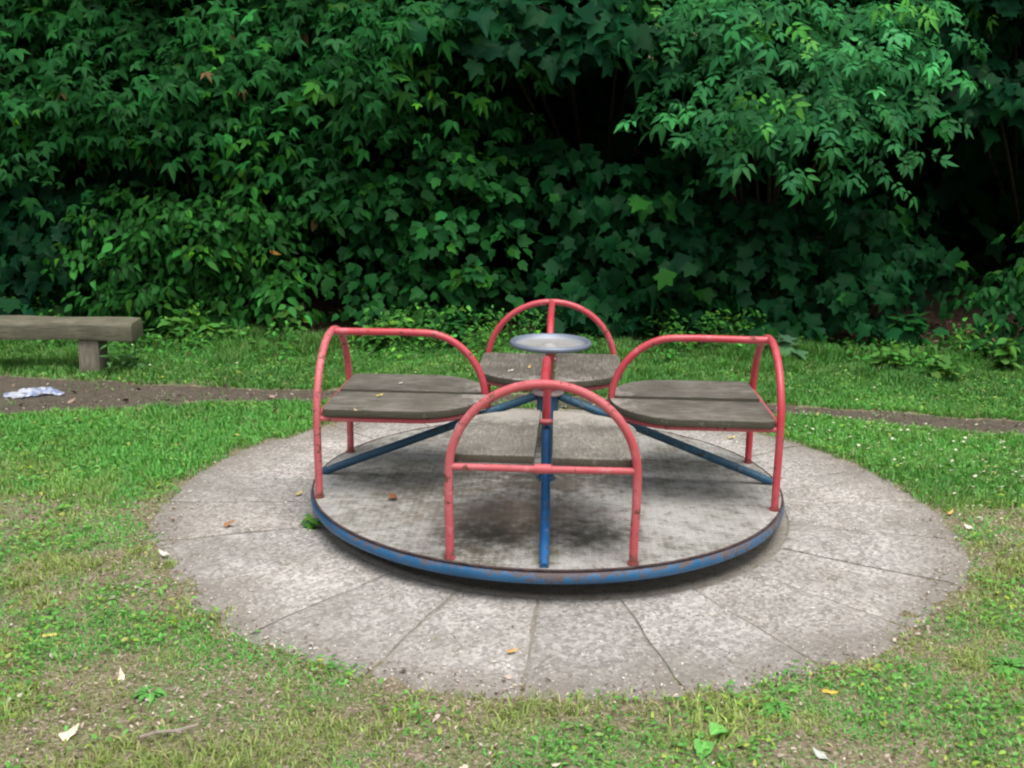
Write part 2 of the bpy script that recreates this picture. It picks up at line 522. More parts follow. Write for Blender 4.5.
xs = np.concatenate([np.linspace(-90, -8, 14), np.linspace(-7.5, 7.5, 260), np.linspace(8, 90, 14)])
ys = np.concatenate([np.linspace(-90, 0, 12), np.linspace(0.5, 9.5, 170), np.linspace(9.8, 20, 24), np.linspace(25, 90, 8)])
g = sheet('lawn_ground', xs, ys, M['ground'], gz)
tag(g, 'patchy mossy lawn soil round the concrete ring', 'ground', kind='structure')


def strip(name, xs, y0f, y1f, n, mat, dz):
    V = []; nx = len(xs)
    y0, y1 = y0f(xs), y1f(xs)
    for k in range(n):
        yy = y0 + (y1 - y0) * k / (n - 1)
        V.append(np.stack([xs, yy, gz(xs, np.clip(yy, y0 + 0.01, y1 - 0.01)) + dz], -1))
    V = np.concatenate(V)
    i = (np.arange(n - 1)[:, None] * nx + np.arange(nx - 1)[None, :]).ravel()
    T = np.concatenate([np.stack([i, i + 1, i + nx + 1], 1), np.stack([i, i + nx + 1, i + nx], 1)])
    return np_mesh(name, V, T, mat, smooth=True)


p = strip('dirt_path', np.linspace(-9, 9, 300), path_near, path_far, 10, M['path'], 0.012)
tag(p, 'narrow trodden dirt path between the lawn and the hedge', 'path', kind='structure')
p = strip('forest_floor', np.linspace(-12, 12, 200), hedge_y, lambda x: hedge_y(x) * 0 + 14.0, 60, M['litter_floor'], 0.012)
tag(p, 'brown leaf mould under the hedge', 'ground', kind='structure')

# concrete ring of wedge slabs
mb = MB(); tint = []
NS = 22; step = 2 * PI / NS; a0 = math.radians(-94.7)
for k in range(NS):
    s0, s1 = a0 + k * step, a0 + (k + 1) * step
    zj = 0.022 + rng.uniform(-0.003, 0.003)
    gap = 0.0022 + rng.uniform(0, 0.003)
    na, nr = 28, 32
    vs = []
    for lev in (0, 1):
        for j in range(nr):
            for i in range(na):
                r = PIN + (PR - PIN) * j / (nr - 1)
                a = s0 + (s1 - s0) * i / (na - 1)
                if j == nr - 1: r += 0.03 + (vn(a * 9, 3.3, 1, 2) - 0.5) * 0.05
                g_ = gap / r * (1.0 + 1.9 * (vn(r * 14, k * 5.7 + (0 if i == 0 else 3), 1, 1) - 0.5))
                a += (fbm(r * 5, (k + (i > na / 2)) * 3.1 if i in (0, na - 1) else 50.0, 1, 4) - 0.5) * 0.02 / r if i in (0, na - 1) else 0
                if i == 0: a += g_
                if i == na - 1: a -= g_
                z = zj + (fbm(PX + r * math.cos(a), PY + r * math.sin(a), 4, 1) - 0.5) * 0.008 if lev else -0.05
                if lev: z -= 0.003 * (i in (0, na - 1)) + 0.004 * (j == 0) + 0.014 * max(0, (r - PR + 0.07) / 0.10) + (fbm(r * math.cos(a), r * math.sin(a), 13, 9) - 0.5) * 0.012 * max(0, min(1, (r - PR + 0.3) / 0.2))
                vs.append((PX + r * math.cos(a), PY + r * math.sin(a), z))
    fs = []
    N = na * nr
    for j in range(nr - 1):
        for i in range(na - 1):
            q = j * na + i
            fs.append((N + q, N + q + 1, N + q + na + 1, N + q + na))
    for i in range(na - 1):
        fs.append((i, i + 1, N + i + 1, N + i)); q = (nr - 1) * na + i
        fs.append((q, q + 1, N + q + 1, N + q))
    for j in range(nr - 1):
        q = j * na; fs.append((q, q + na, N + q + na, N + q)); q += na - 1
        fs.append((q, q + na, N + q + na, N + q))
    tv = 0.86 if k == 0 else rng.uniform(0.93, 1.06)
    wm = rng.uniform(-0.012, 0.012)
    tint += [(tv * (1 + wm), tv, tv * (1 - wm))] * len(vs)
    mb.add(vs, fs)
me = bpy.data.meshes.new('concrete_ring'); me.from_pydata(mb.v, [], mb.f)
ca = me.color_attributes.new('tint', 'FLOAT_COLOR', 'POINT')
c4 = np.ones((len(mb.v), 4), np.float32); c4[:, :3] = tint
ca.data.foreach_set('color', c4.ravel())
bm = bmesh.new(); bm.from_mesh(me); bmesh.ops.recalc_face_normals(bm, faces=bm.faces); bm.to_mesh(me); bm.free()
me.shade_smooth(); me.set_sharp_from_angle(angle=math.radians(40))
pad = link('concrete_paving', me, M['concrete'])
tag(pad, 'ring of worn concrete wedge slabs under the roundabout', 'paving', kind='structure')
mb = MB()
mb.lathe([(0.0, 0.0), (0.955, 0.0)], 96, (PX, PY, 0.004)); mb.lathe([(1.008, 0.0165), (1.2, 0.0165), (1.45, 0.0165), (1.60, 0.014)], 96, (PX, PY, 0)); mb.lathe([(0.955, -0.02), (0.955, 0.014), (0.962, 0.019), (1.0, 0.019), (1.008, 0.014), (1.008, -0.02)], 96, (PX, PY, 0))
o = mb.build('paving_pit', M['pit'])
tag(o, 'gritty sunken floor under the roundabout', 'paving', kind='structure')

# ------------------------------------------------------------------ merry-go-round
root = empty('merry_go_round', (CX, CY, 0), (0.0009, -0.0079, -0.0465))
tag(root, 'old playground roundabout with red tube seats and blue rim on concrete', 'roundabout')
ZT = 0.1525
mb = MB()
mb.lathe([(0, ZT), (0.30, ZT), (0.62, ZT), (0.987, ZT), (0.987, ZT - 0.004), (0, ZT - 0.004)], 128)
mb.tube([(-0.95, 0, ZT - 0.035), (0.95, 0, ZT - 0.035)], 0.02, 8)
mb.tube([(0, -0.95, ZT - 0.035), (0, 0.95, ZT - 0.035)], 0.02, 8)
mb.lathe([(0.07, 0.0), (0.07, ZT - 0.02)], 24)
plat = mb.build('platform', M['platform'], root, angle=30)
mb = MB()
for yy in (-0.31, 0.31):       # butt seams between the three tread plates
    xx = math.sqrt(0.97 ** 2 - yy * yy)
    mb.prism([(-xx, yy - 0.004), (xx, yy - 0.004), (xx, yy + 0.004), (-xx, yy + 0.004)], ZT - 0.002, ZT + 0.0018)
mb.build('plate_seam', M['platform'], plat, smooth=False)
mb = MB()
mb.tube([(0.9735 * math.cos(a), 0.9735 * math.sin(a), 0.1215) for a in np.linspace(0, 2 * PI, 160, endpoint=False)], 0.0255, 16, closed=True)
mb.build('rim', M['rim'], root)
mb = MB(); mb.lathe([(0.9865, ZT - 0.0075), (0.9905, ZT - 0.006), (0.992, ZT - 0.001), (0.9885, ZT + 0.003), (0.984, ZT + 0.0005)], 128)
mb.build('plate_edge', plain('rusted_edge', (0.075, 0.05, 0.05), 0.8, 0.2, 30, 0.5), plat)


def arc(fn, n): return [fn(i / (n - 1)) for i in range(n)]


RF, W, HS, HA = 0.913, 0.318, 0.4875, 0.783
for k, ang in enumerate((-PI / 2, 0, PI / 2, PI)):
    er = Vector((math.cos(ang), math.sin(ang), 0)); et = Vector((-er.y, er.x, 0))
    P = lambda r, t, z: er * r + et * t + Vector((0, 0, z))
    # backrest arch
    spring = HS - 0.03
    pts = [P(RF, -W, ZT - 0.01), P(RF, -W, 0.25), P(RF, -W - 0.003, 0.36), P(RF, -W - 0.003, spring - 0.02)]
    pts += arc(lambda t: P(RF + 0.0, -(W + 0.003) * math.cos(PI * t) , spring + (HA - spring) * math.sin(PI * t) ** 0.93), 33)
    pts += [P(RF, W + 0.003, spring - 0.02), P(RF, W + 0.003, 0.36), P(RF, W, 0.25), P(RF, W, ZT - 0.01)]
    mb = MB(); mb.tube(pts, 0.0154, 14)
    for s in (-1, 1):      # weld collars at the feet
        mb.tube([P(RF, s * W, ZT - 0.002), P(RF, s * W, ZT + 0.008)], 0.021, 14)
    mb.build('backrest_arch', M['red_faded'] if k in (0, 3) else M['red'], root)
    # divider rail
    pts = [P(RF, 0, HA - 0.004), P(0.8, 0, HA - 0.004), P(0.62, 0, HA - 0.002)]
    pts += arc(lambda t: P(0.52 - 0.255 * math.sin(t * PI / 2) ** 1.05, 0, HS + 0.01 + (HA - 0.004 - HS - 0.01) * math.cos(t * PI / 2)), 18)
    pts += [P(0.264, 0, HS - 0.02)]
    mb = MB(); mb.tube(pts, 0.0154, 14)
    mb.build('divider_rail', M['red'], root)
    # seat: bent frame rod with two half-D planks
    mb = MB()
    mb.tube([P(RF, -W, HS), P(RF, 0, HS - 0.002), P(RF, W, HS)], 0.0125, 12)
    pts = [P(RF - 0.005, -0.312, HS - 0.006), P(0.7, -0.312, HS - 0.006)]
    pts += arc(lambda t: P(0.52 - 0.245 * math.sin(PI * t), -0.312 * math.cos(PI * t), HS - 0.006), 29)
    pts += [P(0.7, 0.312, HS - 0.006), P(RF - 0.005, 0.312, HS - 0.006)]
    mb.tube(pts, 0.0115, 12)
    if k == 0: mb.tube([P(RF, -0.028, HS), P(RF, 0.028, HS)], 0.017, 12)
    seat = mb.build('seat', M['red_faded'], root)
    for s in (-1, 1):
        HW = 0.338
        t0 = 0.0235
        # plank lies along its own x so that the grain follows it; ring order: outer edge then round to the tip
        poly = [(RF - 0.021, t0), (RF - 0.021, HW - 0.03), (RF - 0.03, HW - 0.008), (RF - 0.055, HW)]
        if k == 0: poly[0:1] = [(RF - 0.021, t0 + 0.006)]
        poly += [(0.52 - 0.262 * math.sin(u), HW * math.cos(u)) for u in np.linspace(0, 1.5, 22) if HW * math.cos(u) > t0 + 0.004]
        poly.append((0.52 - 0.262 * math.sqrt(1 - (t0 / HW) ** 2), t0))
        if s < 0: poly = [(r, -t) for r, t in poly]
        mb = MB(); mb.prism(poly, HS + 0.0065, HS + 0.0375)
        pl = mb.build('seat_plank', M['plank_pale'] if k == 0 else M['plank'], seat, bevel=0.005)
        pl.rotation_euler = (rng.uniform(-0.004, 0.004), rng.uniform(-0.004, 0.004), ang)
        if k == 0: pl['label'] = 'pale grey seat plank'
    # strut
    mb = MB()
    b = P(0.974, 0.012, ZT + 0.006)
    top = P(0.05, 0.0, 0.52)
    d = (top - b)
    mb.tube([b, b + d * 0.03, b + d * 0.06, top], [0.0155, 0.0165, 0.0178, 0.0178], 12)
    mb.build('strut', M['blue'] if k == 0 else M['blue_shaded'], root)

mb = MB()
mb.lathe([(0.0, ZT), (0.0235, ZT), (0.0235, 0.461), (0.046, 0.461), (0.046, 0.528), (0.0, 0.528)], 28)
for k in range(8):
    a = k * PI / 4
    mb.tube([(0.034 * math.cos(a), 0.034 * math.sin(a), ZT), (0.034 * math.cos(a), 0.034 * math.sin(a), ZT + 0.012)], 0.008, 6)
hub = mb.build('hub', M['blue_shaded'], root)
mb = MB(); mb.lathe([(0.0, 0.529), (0.064, 0.531), (0.066, 0.534), (0.066, 0.540), (0.064, 0.543), (0.0, 0.546)], 36)
mb.build('flange', plain('pinkish_worn_paint', (0.36, 0.28, 0.265), 0.7, 0.2), hub)
mb = MB(); mb.tube([(0, 0, 0.53), (0.004, 0, 0.63), (0.007, 0, 0.725)], 0.0185, 16)
mb.lathe([(0.0, 0.547), (0.030, 0.547), (0.030, 0.564), (0.019, 0.572)], 24)
mb.build('column', M['red'], root)
mb = MB()
mb.lathe([(0.0, -0.006), (0.022, -0.006), (0.026, -0.002), (0.032, -0.006), (0.128, -0.004), (0.143, 0.001), (0.152, 0.012), (0.158, 0.017), (0.165, 0.017), (0.171, 0.011), (0.172, 0.004), (0.168, -0.003), (0.156, -0.008), (0.12, -0.012), (0.0, -0.014)], 64)
wh = mb.build('hand_wheel', M['wheel'], root, angle=60)
wh.location = (0.007, 0, 0.742)

# ------------------------------------------------------------------ bench
br = empty('bench', (-3.655, 6.87, 0), (0, 0, math.radians(1.5)))
tag(br, 'low weathered timber beam bench without a back beside the dirt path', 'bench')
bz = gz(-2.75, 6.95)
mb = MB()
L0, L1 = -1.55, 1.165
poly = [(-0.115, 0.0), (-0.115, 0.10), (-0.098, 0.122), (0.095, 0.124), (0.12, 0.095), (0.12, 0.0)]
vs, fs = [], []
nseg = 24
for i in range(nseg + 1):
    x = L0 + (L1 - L0) * i / nseg
    for (y, z) in poly:
        vs.append((x, y + 0.006 * math.sin(i * 0.7), 0.236 + z + 0.004 * math.sin(i * 1.1 + y * 20)))
n = len(poly)
for i in range(nseg):
    for q in range(n):
        fs.append((i * n + q, i * n + (q + 1) % n, (i + 1) * n + (q + 1) % n, (i + 1) * n + q))
fs += [tuple(range(n)), tuple(nseg * n + q for q in range(n))]
mb.add(vs, fs)
mb.build('seat_beam', M['bench'], br, bevel=0.008)
for lx in (0.87, -1.1):
    mb = MB()
    mb.prism([(lx - 0.075, -0.085), (lx + 0.06, -0.085), (lx + 0.06, 0.085), (lx - 0.075, 0.085)], -0.08, 0.235)
    mb.build('leg', M['bench_leg'], br, bevel=0.01)

# ------------------------------------------------------------------ foliage
def norm(a): return a / np.maximum(np.linalg.norm(a, axis=-1, keepdims=True), 1e-9)


def mk_template(outline, fold=0.12, droop=0.15, ctr=0.42):
    """outline: half of a leaf (x along, y side) from base to tip; gives verts with a midrib"""
    half = np.array(outline, float)
    pts = [(0.0, 0.0)] + [tuple(q) for q in half] + [(1.0, 0.0)]
    right = [tuple((x, -y)) for x, y in half[::-1]]
    ring = pts + right
    V = np.array(ring + [(ctr, 0.0)])
    z = fold * np.abs(V[:, 1]) - droop * V[:, 0] ** 2
    V3 = np.column_stack([V, z])
    n = len(ring)
    T = [(n, (i + 1) % n, i) for i in range(n)]
    return V3, np.array(T)


def polar(c, lobes):
    return [(c + r * math.cos(math.radians(a)), r * math.sin(math.radians(a))) for a, r in lobes]


# outlines run from the stalk round one side to the tip
MAPLE = mk_template(polar(0.28, [(172, 0.32), (155, 0.33), (142, 0.44), (134, 0.42), (124, 0.53), (114, 0.46), (103, 0.45), (92, 0.36), (82, 0.44), (73, 0.47), (63, 0.63), (54, 0.54), (46, 0.52), (35, 0.39), (27, 0.46), (18, 0.50), (10, 0.60)]), 0.2, 0.35, 0.28)
OVATE = mk_template([(0.06, 0.11), (0.22, 0.22), (0.45, 0.235), (0.68, 0.16), (0.87, 0.06)], 0.28, 0.28, 0.42)
LOBED = mk_template(polar(0.30, [(165, 0.30), (140, 0.34), (110, 0.40), (88, 0.34), (66, 0.44), (50, 0.50), (36, 0.38), (20, 0.50)]), 0.16, 0.22, 0.30)


def compound(parts):
    """a leaf of several leaflets: (base x, base y, angle, length)"""
    V0, T0 = mk_template([(0.10, 0.12), (0.36, 0.22), (0.66, 0.15)], 0.25, 0.25, 0.42)
    Vs, Ts = [], []
    for i, (bx, by, an, ln) in enumerate(parts):
        c, q = math.cos(math.radians(an)), math.sin(math.radians(an))
        Vs.append(np.column_stack([bx + ln * (V0[:, 0] * c - V0[:, 1] * q), by + ln * (V0[:, 0] * q + V0[:, 1] * c), ln * V0[:, 2] - 0.12 * (bx + ln * V0[:, 0] * c) ** 2 - 0.02 * abs(an) / 60 * i]))
        Ts.append(T0 + i * len(V0))
    return np.concatenate(Vs), np.concatenate(Ts)


TRI = compound([(0.36, 0, 4, 0.66), (0.30, 0.02, 58, 0.52), (0.31, -0.02, -54, 0.54)])
QUIN = compound([(0.55, 0, -3, 0.50), (0.46, 0.02, 52, 0.44), (0.48, -0.02, -55, 0.43), (0.16, 0.02, 66, 0.36), (0.18, -0.02, -62, 0.38)])


def tarea(t):
    V, T = t
    a = V[T[:, 1]] - V[T[:, 0]]; b = V[T[:, 2]] - V[T[:, 0]]
    return 0.5 * np.linalg.norm(np.cross(a, b), axis=1).sum()


def leaves(pos, tip, nor, size, tmpl, col):
    V0, T0 = tmpl
    x = norm(tip); z = nor - x * (nor * x).sum(-1, keepdims=True); z = norm(z); y = np.cross(z, x)
    n = len(pos); m = len(V0)
    sy = rng.uniform(0.85, 1.15, (n, 1, 1)); sz = rng.uniform(-0.5, 2.3, (n, 1, 1))
    V = (x[:, None, :] * V0[None, :, 0:1] + y[:, None, :] * V0[None, :, 1:2] * sy + z[:, None, :] * V0[None, :, 2:3] * sz) * size[:, None, None] + pos[:, None, :]
    T = T0[None] + (np.arange(n) * m)[:, None, None]
    C = np.repeat(col, m, axis=0)
    return V.reshape(-1, 3), T.reshape(-1, 3), C


def lcolor(n, base, var=0.25, yellow=0.06):
    b = np.array(base)[None] * np.exp(rng.normal(0, var, (n, 1)))
    b = b * (1 + rng.normal(0, 0.08, (n, 3)))
    yl = rng.random((n, 1)) < yellow
    b = np.where(yl, b * np.array([[2.4, 1.75, 1.0]]), b)
    if n > 400:
        dead = rng.random((n, 1)) < 0.006
        b = np.where(dead, np.array([[0.13, 0.085, 0.035]]), b)
    return np.clip(b, 0.004, 0.5)


def plant(name, label, cat, base, blobs, tmpl, size, color, lai=3.0, per=9, droop=0.45, group=None, yellow=0.06, stems=3, spread=1.0, var=0.25):
    """blobs: (centre xyz, radii xyz).  Twigs sit on and in the blobs, leaves sit along the twigs."""
    rt = empty(name, (base[0], base[1], 0)); tag(rt, label, cat, group)
    B = np.array([base[0], base[1], 0.0])
    Vs, Ts, Cs = [], [], []; off = 0
    bark = MB()
    gzb = float(gz(base[0], base[1]))
    for bi, (c, r) in enumerate(blobs):
        c = np.array(c, float); r = np.array(r, float)
        area = PI * r[0] * r[2] * 1.25
        s = size
        nl = int(area * lai * 1.05 / (tarea(tmpl) * s * s))
        kk = int(per * 2.6)
        ns = max(4, nl // kk)
        d = norm(rng.normal(0, 1, (ns * 4, 3)))
        keep = rng.random(ns * 4) < np.clip(0.42 - 0.75 * d[:, 1] + 0.22 * d[:, 2], 0.05, 1)
        d = d[keep][:ns]; ns = len(d)
        rad = rng.uniform(0.55, 1.08, ns)
        cp = c + d * r * rad[:, None]
        out = norm(d * np.array([0.9, 0.8, 0.3]) + rng.normal(0, 0.3, d.shape) + np.array([0, -0.45, -0.1]))
        lat = norm(np.cross(out, np.array([0, 0, 1.0])))
        RS = (min(2.0 * s, 0.17 + 0.6 * s) + 0.07) * rng.uniform(0.7, 1.45, ns) * spread
        tone = np.exp(rng.normal(0, 0.27, ns))
        k = np.maximum(4, (kk * (RS / RS.mean()) ** 1.6 * rng.uniform(0.7, 1.2, ns)).astype(int))
        idx = np.repeat(np.arange(ns), k); nn = len(idx)
        u = rng.triangular(-1, 0, 1, nn); v = rng.random(nn)
        R_ = RS[idx][:, None]
        pos = cp[idx] + out[idx] * R_ * ((v - 0.35) * 1.3)[:, None] + lat[idx] * R_ * (u * (1.15 - 0.55 * v))[:, None]
        pos[:, 2] -= (R_[:, 0] * (droop * 0.8 * v ** 2 + 0.35 * u ** 2)) + rng.normal(0, 0.09, nn) * R_[:, 0]
        tip = norm(out[idx] * 0.45 + lat[idx] * (np.sign(u) * 0.55)[:, None] + np.stack([0 * v, 0 * v - 0.1, -(0.25 + droop * 0.7 * (0.5 + v))], -1) + rng.normal(0, 0.24, (nn, 3)))
        nor = norm(out[idx] * 0.32 + np.array([0, -0.22, 0.85]) + rng.normal(0, 0.33, (nn, 3)))
        sz = s * rng.uniform(0.55, 1.2, nn)
        cc = np.array(color) * np.exp(rng.normal(0, 0.10))
        col = lcolor(nn, cc, var * 0.75, yellow * 0.4) * tone[idx][:, None]
        young = (rng.random(ns) < yellow * 1.3)[idx] & (v > 0.45) & (np.abs(u) < 0.5)
        col[young] = col[young] * np.array([2.3, 1.7, 0.95])
        nf = int(nn * 0.14)          # loose leaves deeper in the crown
        df = norm(rng.normal(0, 1, (nf, 3)))
        pf = c + df * r * rng.uniform(0.2, 0.8, (nf, 1))
        tf = norm(rng.normal(0, 0.6, (nf, 3)) + np.array([0, -0.3, -0.5])); nff = norm(rng.normal(0, 0.35, (nf, 3)) + np.array([0, -0.4, 0.7]))
        pos = np.concatenate([pos, pf]); tip = np.concatenate([tip, tf]); nor = np.concatenate([nor, nff])
        sz = np.concatenate([sz, s * rng.uniform(0.6, 1.1, nf)]); col = np.concatenate([col, lcolor(nf, cc, var, 0)])
        pos = pos - B
        pos[:, 2] = np.maximum(pos[:, 2], 0.12 + gzb)
        V, T, C = leaves(pos, tip, nor, sz, tmpl, col)
        Vs.append(V); Ts.append(T + off); Cs.append(C); off += len(V)
        # limbs to the blob and twigs inside it
        j0 = rng.normal(0, 0.05, 3) * np.array([1, 1, 0])
        q0 = np.array([j0[0], j0[1], gzb - 0.05]); q3 = c - B
        hz = max(q3[2], 0.4)
        q1 = np.array([q0[0] + 0.12 * q3[0], q0[1] + 0.1 * q3[1], hz * 0.35]); q2 = np.array([q3[0] * 0.6, q3[1] * 0.6, hz * 0.72])
        if bi < stems * 2 + 2:
            tt = np.linspace(0, 1, 9)[:, None]
            cur = (1 - tt) ** 3 * q0 + 3 * tt * (1 - tt) ** 2 * q1 + 3 * tt ** 2 * (1 - tt) * q2 + tt ** 3 * q3
            r0 = 0.03 if hz > 1.5 else 0.014
            bark.tube(cur, list(np.linspace(r0, r0 * 0.3, 9)), 7)
        for ii in range(0, len(d), 5):
            e = cp[ii] - B
            e0 = q3 + (e - q3) * 0.15
            mid = (e0 + e) / 2 + np.array([0, 0, 0.05])
            bark.tube([e0, mid, e], [0.007, 0.005, 0.003], 4, caps=False)
    np_mesh('crown', np.concatenate(Vs), np.concatenate(Ts), M['leaf'], np.concatenate(Cs), rt)
    bark.build('trunk', M['bark'], rt)
    return rt


def bl(px, py, Y, wpx, hpx, dep=0.55):
    c = at(px, py, Y); s = Y / FPX
    return (c, (wpx * s * 1.12, dep, hpx * s * 1.12))


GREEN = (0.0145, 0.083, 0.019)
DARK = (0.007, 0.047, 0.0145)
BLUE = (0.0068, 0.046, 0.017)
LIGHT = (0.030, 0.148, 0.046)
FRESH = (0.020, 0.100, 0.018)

plant('maple_tree', 'small leaved maple filling the upper left of the hedge above the bench', 'tree', (-2.9, 9.6),
      [bl(60, 50, 8.9, 120, 75), bl(180, 85, 8.6, 115, 62), bl(285, 45, 8.8, 85, 62), bl(40, 130, 8.7, 85, 50), bl(265, 125, 8.6, 60, 40, 0.4), bl(120, -70, 9.0, 170, 90), bl(290, -90, 9.1, 130, 90), ((-3.2, 9.6, 4.3), (1.5, 1.2, 1.1)), ((-1.6, 9.8, 4.4), (1.3, 1.1, 1.0))],
      TRI, 0.155, GREEN, 2.6, 6, 0.5)
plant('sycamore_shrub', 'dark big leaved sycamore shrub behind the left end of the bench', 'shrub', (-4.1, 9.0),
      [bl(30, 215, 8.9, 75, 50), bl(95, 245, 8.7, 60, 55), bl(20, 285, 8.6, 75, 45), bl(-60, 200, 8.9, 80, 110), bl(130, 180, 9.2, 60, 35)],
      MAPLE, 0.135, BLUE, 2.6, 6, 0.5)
plant('dogwood_shrub', 'fresh green dogwood shrub with oval leaves just right of the bench', 'shrub', (-2.4, 8.7),
      [bl(130, 235, 8.4, 55, 45, 0.4), bl(205, 225, 8.35, 70, 42, 0.4), bl(170, 285, 8.3, 75, 40, 0.4), bl(275, 215, 8.5, 55, 45, 0.4), bl(265, 280, 8.4, 55, 38, 0.4)],
      OVATE, 0.098, FRESH, 2.5, 8, 0.3, yellow=0.10, var=0.33)
plant('hazel_shrub', 'mid green hazel shrub with thin bare stems behind the left roundabout seat', 'shrub', (-1.1, 8.9),
      [bl(350, 215, 8.6, 50, 65, 0.4), bl(405, 170, 8.6, 60, 50, 0.45), bl(385, 275, 8.5, 60, 45, 0.35), bl(455, 215, 8.6, 55, 55, 0.4), bl(460, 290, 8.5, 45, 35, 0.3), bl(340, 140, 8.8, 50, 45)],
      LOBED, 0.115, GREEN, 2.2, 8, 0.35, var=0.3)
plant('field_maple', 'mid green field maple above the left seat at the top of the hedge', 'tree', (-0.8, 9.7),
      [bl(390, 55, 8.5, 75, 50), bl(430, 20, 8.7, 90, 55), bl(350, 95, 8.6, 45, 35, 0.35), bl(480, 115, 9.3, 50, 32, 0.35), bl(400, -80, 9.0, 130, 90), ((-0.4, 9.8, 4.5), (1.3, 1.1, 1.0))],
      TRI, 0.165, GREEN, 2.6, 6, 0.5, yellow=0.09)
plant('norway_maple', 'broad leaved maple hanging over the dark hollow at top centre', 'tree', (0.9, 11.8),
      [bl(500, 45, 8.5, 50, 30, 0.35), bl(560, 12, 8.6, 85, 32, 0.5), bl(620, 38, 8.5, 48, 28, 0.35), bl(505, 15, 8.6, 60, 35), bl(540, -70, 9.0, 130, 60), bl(670, -70, 9.0, 120, 80), ((0.9, 9.8, 4.4), (1.5, 1.2, 1.1))],
      MAPLE, 0.175, BLUE, 2.4, 5, 0.4)
plant('sycamore_sapling', 'dark sycamore sapling with large drooping leaves behind the hand wheel', 'shrub', (1.0, 9.0),
      [bl(585, 185, 8.8, 55, 45, 0.45), bl(640, 225, 8.6, 62, 55, 0.45), bl(590, 265, 8.6, 55, 42, 0.4), bl(660, 295, 8.4, 55, 38, 0.35), bl(520, 190, 9.0, 50, 55, 0.4), bl(600, 318, 8.4, 45, 20, 0.25)],
      MAPLE, 0.145, DARK, 2.5, 6, 0.55)
plant('box_elder', 'pale green leafy bough reaching out at the upper right', 'tree', (2.3, 9.8),
      [bl(800, 78, 8.1, 100, 46, 0.55), bl(855, 118, 7.9, 55, 32, 0.4), bl(772, 128, 7.9, 34, 24, 0.35), bl(705, 45, 8.2, 45, 38, 0.4), bl(690, 112, 8.2, 26, 24, 0.3), bl(880, 50, 8.5, 62, 62, 0.5), bl(740, 10, 8.4, 80, 42), bl(800, -80, 8.9, 160, 90), ((2.5, 9.6, 4.3), (1.5, 1.2, 1.1))],
      QUIN, 0.205, LIGHT, 2.5, 5, 0.6, yellow=0.03)
plant('sycamore_shrub', 'low sycamore shrub with wide dark leaves behind the right seat', 'shrub', (2.2, 8.9),
      [bl(745, 235, 8.7, 60, 42, 0.4), bl(830, 235, 8.7, 60, 42, 0.4), bl(775, 290, 8.4, 62, 42, 0.35), bl(860, 290, 8.4, 48, 40, 0.35), bl(715, 310, 8.4, 40, 28, 0.3), bl(900, 240, 8.9, 35, 50, 0.35), bl(700, 190, 9.4, 45, 40, 0.35), bl(850, 205, 9.3, 60, 30, 0.35)],
      MAPLE, 0.13, DARK, 2.6, 6, 0.55)
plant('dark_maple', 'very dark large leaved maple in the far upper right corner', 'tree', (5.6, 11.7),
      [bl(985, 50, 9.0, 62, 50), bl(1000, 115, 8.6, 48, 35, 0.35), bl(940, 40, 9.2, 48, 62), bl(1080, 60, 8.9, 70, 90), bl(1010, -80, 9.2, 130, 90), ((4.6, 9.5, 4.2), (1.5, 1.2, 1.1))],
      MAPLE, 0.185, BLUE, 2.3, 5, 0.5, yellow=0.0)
plant('elder_shrub', 'low elder shrub at the far right foot of the hedge', 'shrub', (4.4, 8.5),
      [bl(1005, 305, 8.2, 42, 35, 0.3), bl(1050, 280, 8.2, 50, 55, 0.4), bl(1010, 345, 7.9, 40, 14, 0.2)],
      OVATE, 0.10, GREEN, 2.4, 8, 0.5)
plant('hornbeam_tree', 'hornbeam beyond the left edge of the hedge row', 'tree', (-6.3, 9.2),
      [((-5.6, 9.0, 2.5), (0.9, 0.7, 1.2)), ((-6.6, 8.9, 1.2), (1.3, 0.7, 0.9)), ((-7.6, 8.9, 2.6), (1.3, 0.8, 1.4)), ((-6.3, 9.4, 4.4), (1.7, 1.2, 1.0))],
      OVATE, 0.13, GREEN, 2.0, 8, 0.5)
plant('hornbeam_tree', 'hornbeam beyond the right edge of the hedge row', 'tree', (6.6, 8.8),
      [((5.7, 8.7, 2.4), (0.9, 0.7, 1.2)), ((6.4, 8.5, 1.1), (1.3, 0.7, 0.9)), ((7.6, 8.5, 2.6), (1.3, 0.8, 1.4)), ((6.4, 9.0, 4.4), (1.7, 1.2, 1.0))],
      OVATE, 0.13, GREEN, 2.0, 8, 0.5)

# the wood behind: one dark mass
n = 26000
pos = np.column_stack([rng.uniform(-11, 11, n), rng.uniform(10.0, 13.5, n), rng.random(n) ** 0.9 * 6.5])
pos[:, 1] += np.where(pos[:, 2] < 3.6, 0.5, 0) - np.where(pos[:, 2] > 4.2, rng.uniform(0, 1.6, n), 0)
pos[:, 2] += 0.12 + sstep(11.5, 18, pos[:, 1]) * 5
tip = norm(rng.normal(0, 1, (n, 3)) + np.array([0, -0.3, -0.6])); nor = norm(rng.normal(0, 0.4, (n, 3)) + np.array([0, -0.4, 0.8]))
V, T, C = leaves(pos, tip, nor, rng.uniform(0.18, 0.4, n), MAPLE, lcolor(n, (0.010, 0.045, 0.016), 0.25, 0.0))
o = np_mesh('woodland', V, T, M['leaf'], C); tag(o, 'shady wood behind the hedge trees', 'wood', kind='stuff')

# ------------------------------------------------------------------ grass
def frustum(x, y, m=0.35):
    return np.abs(x) < y * 0.49 + m


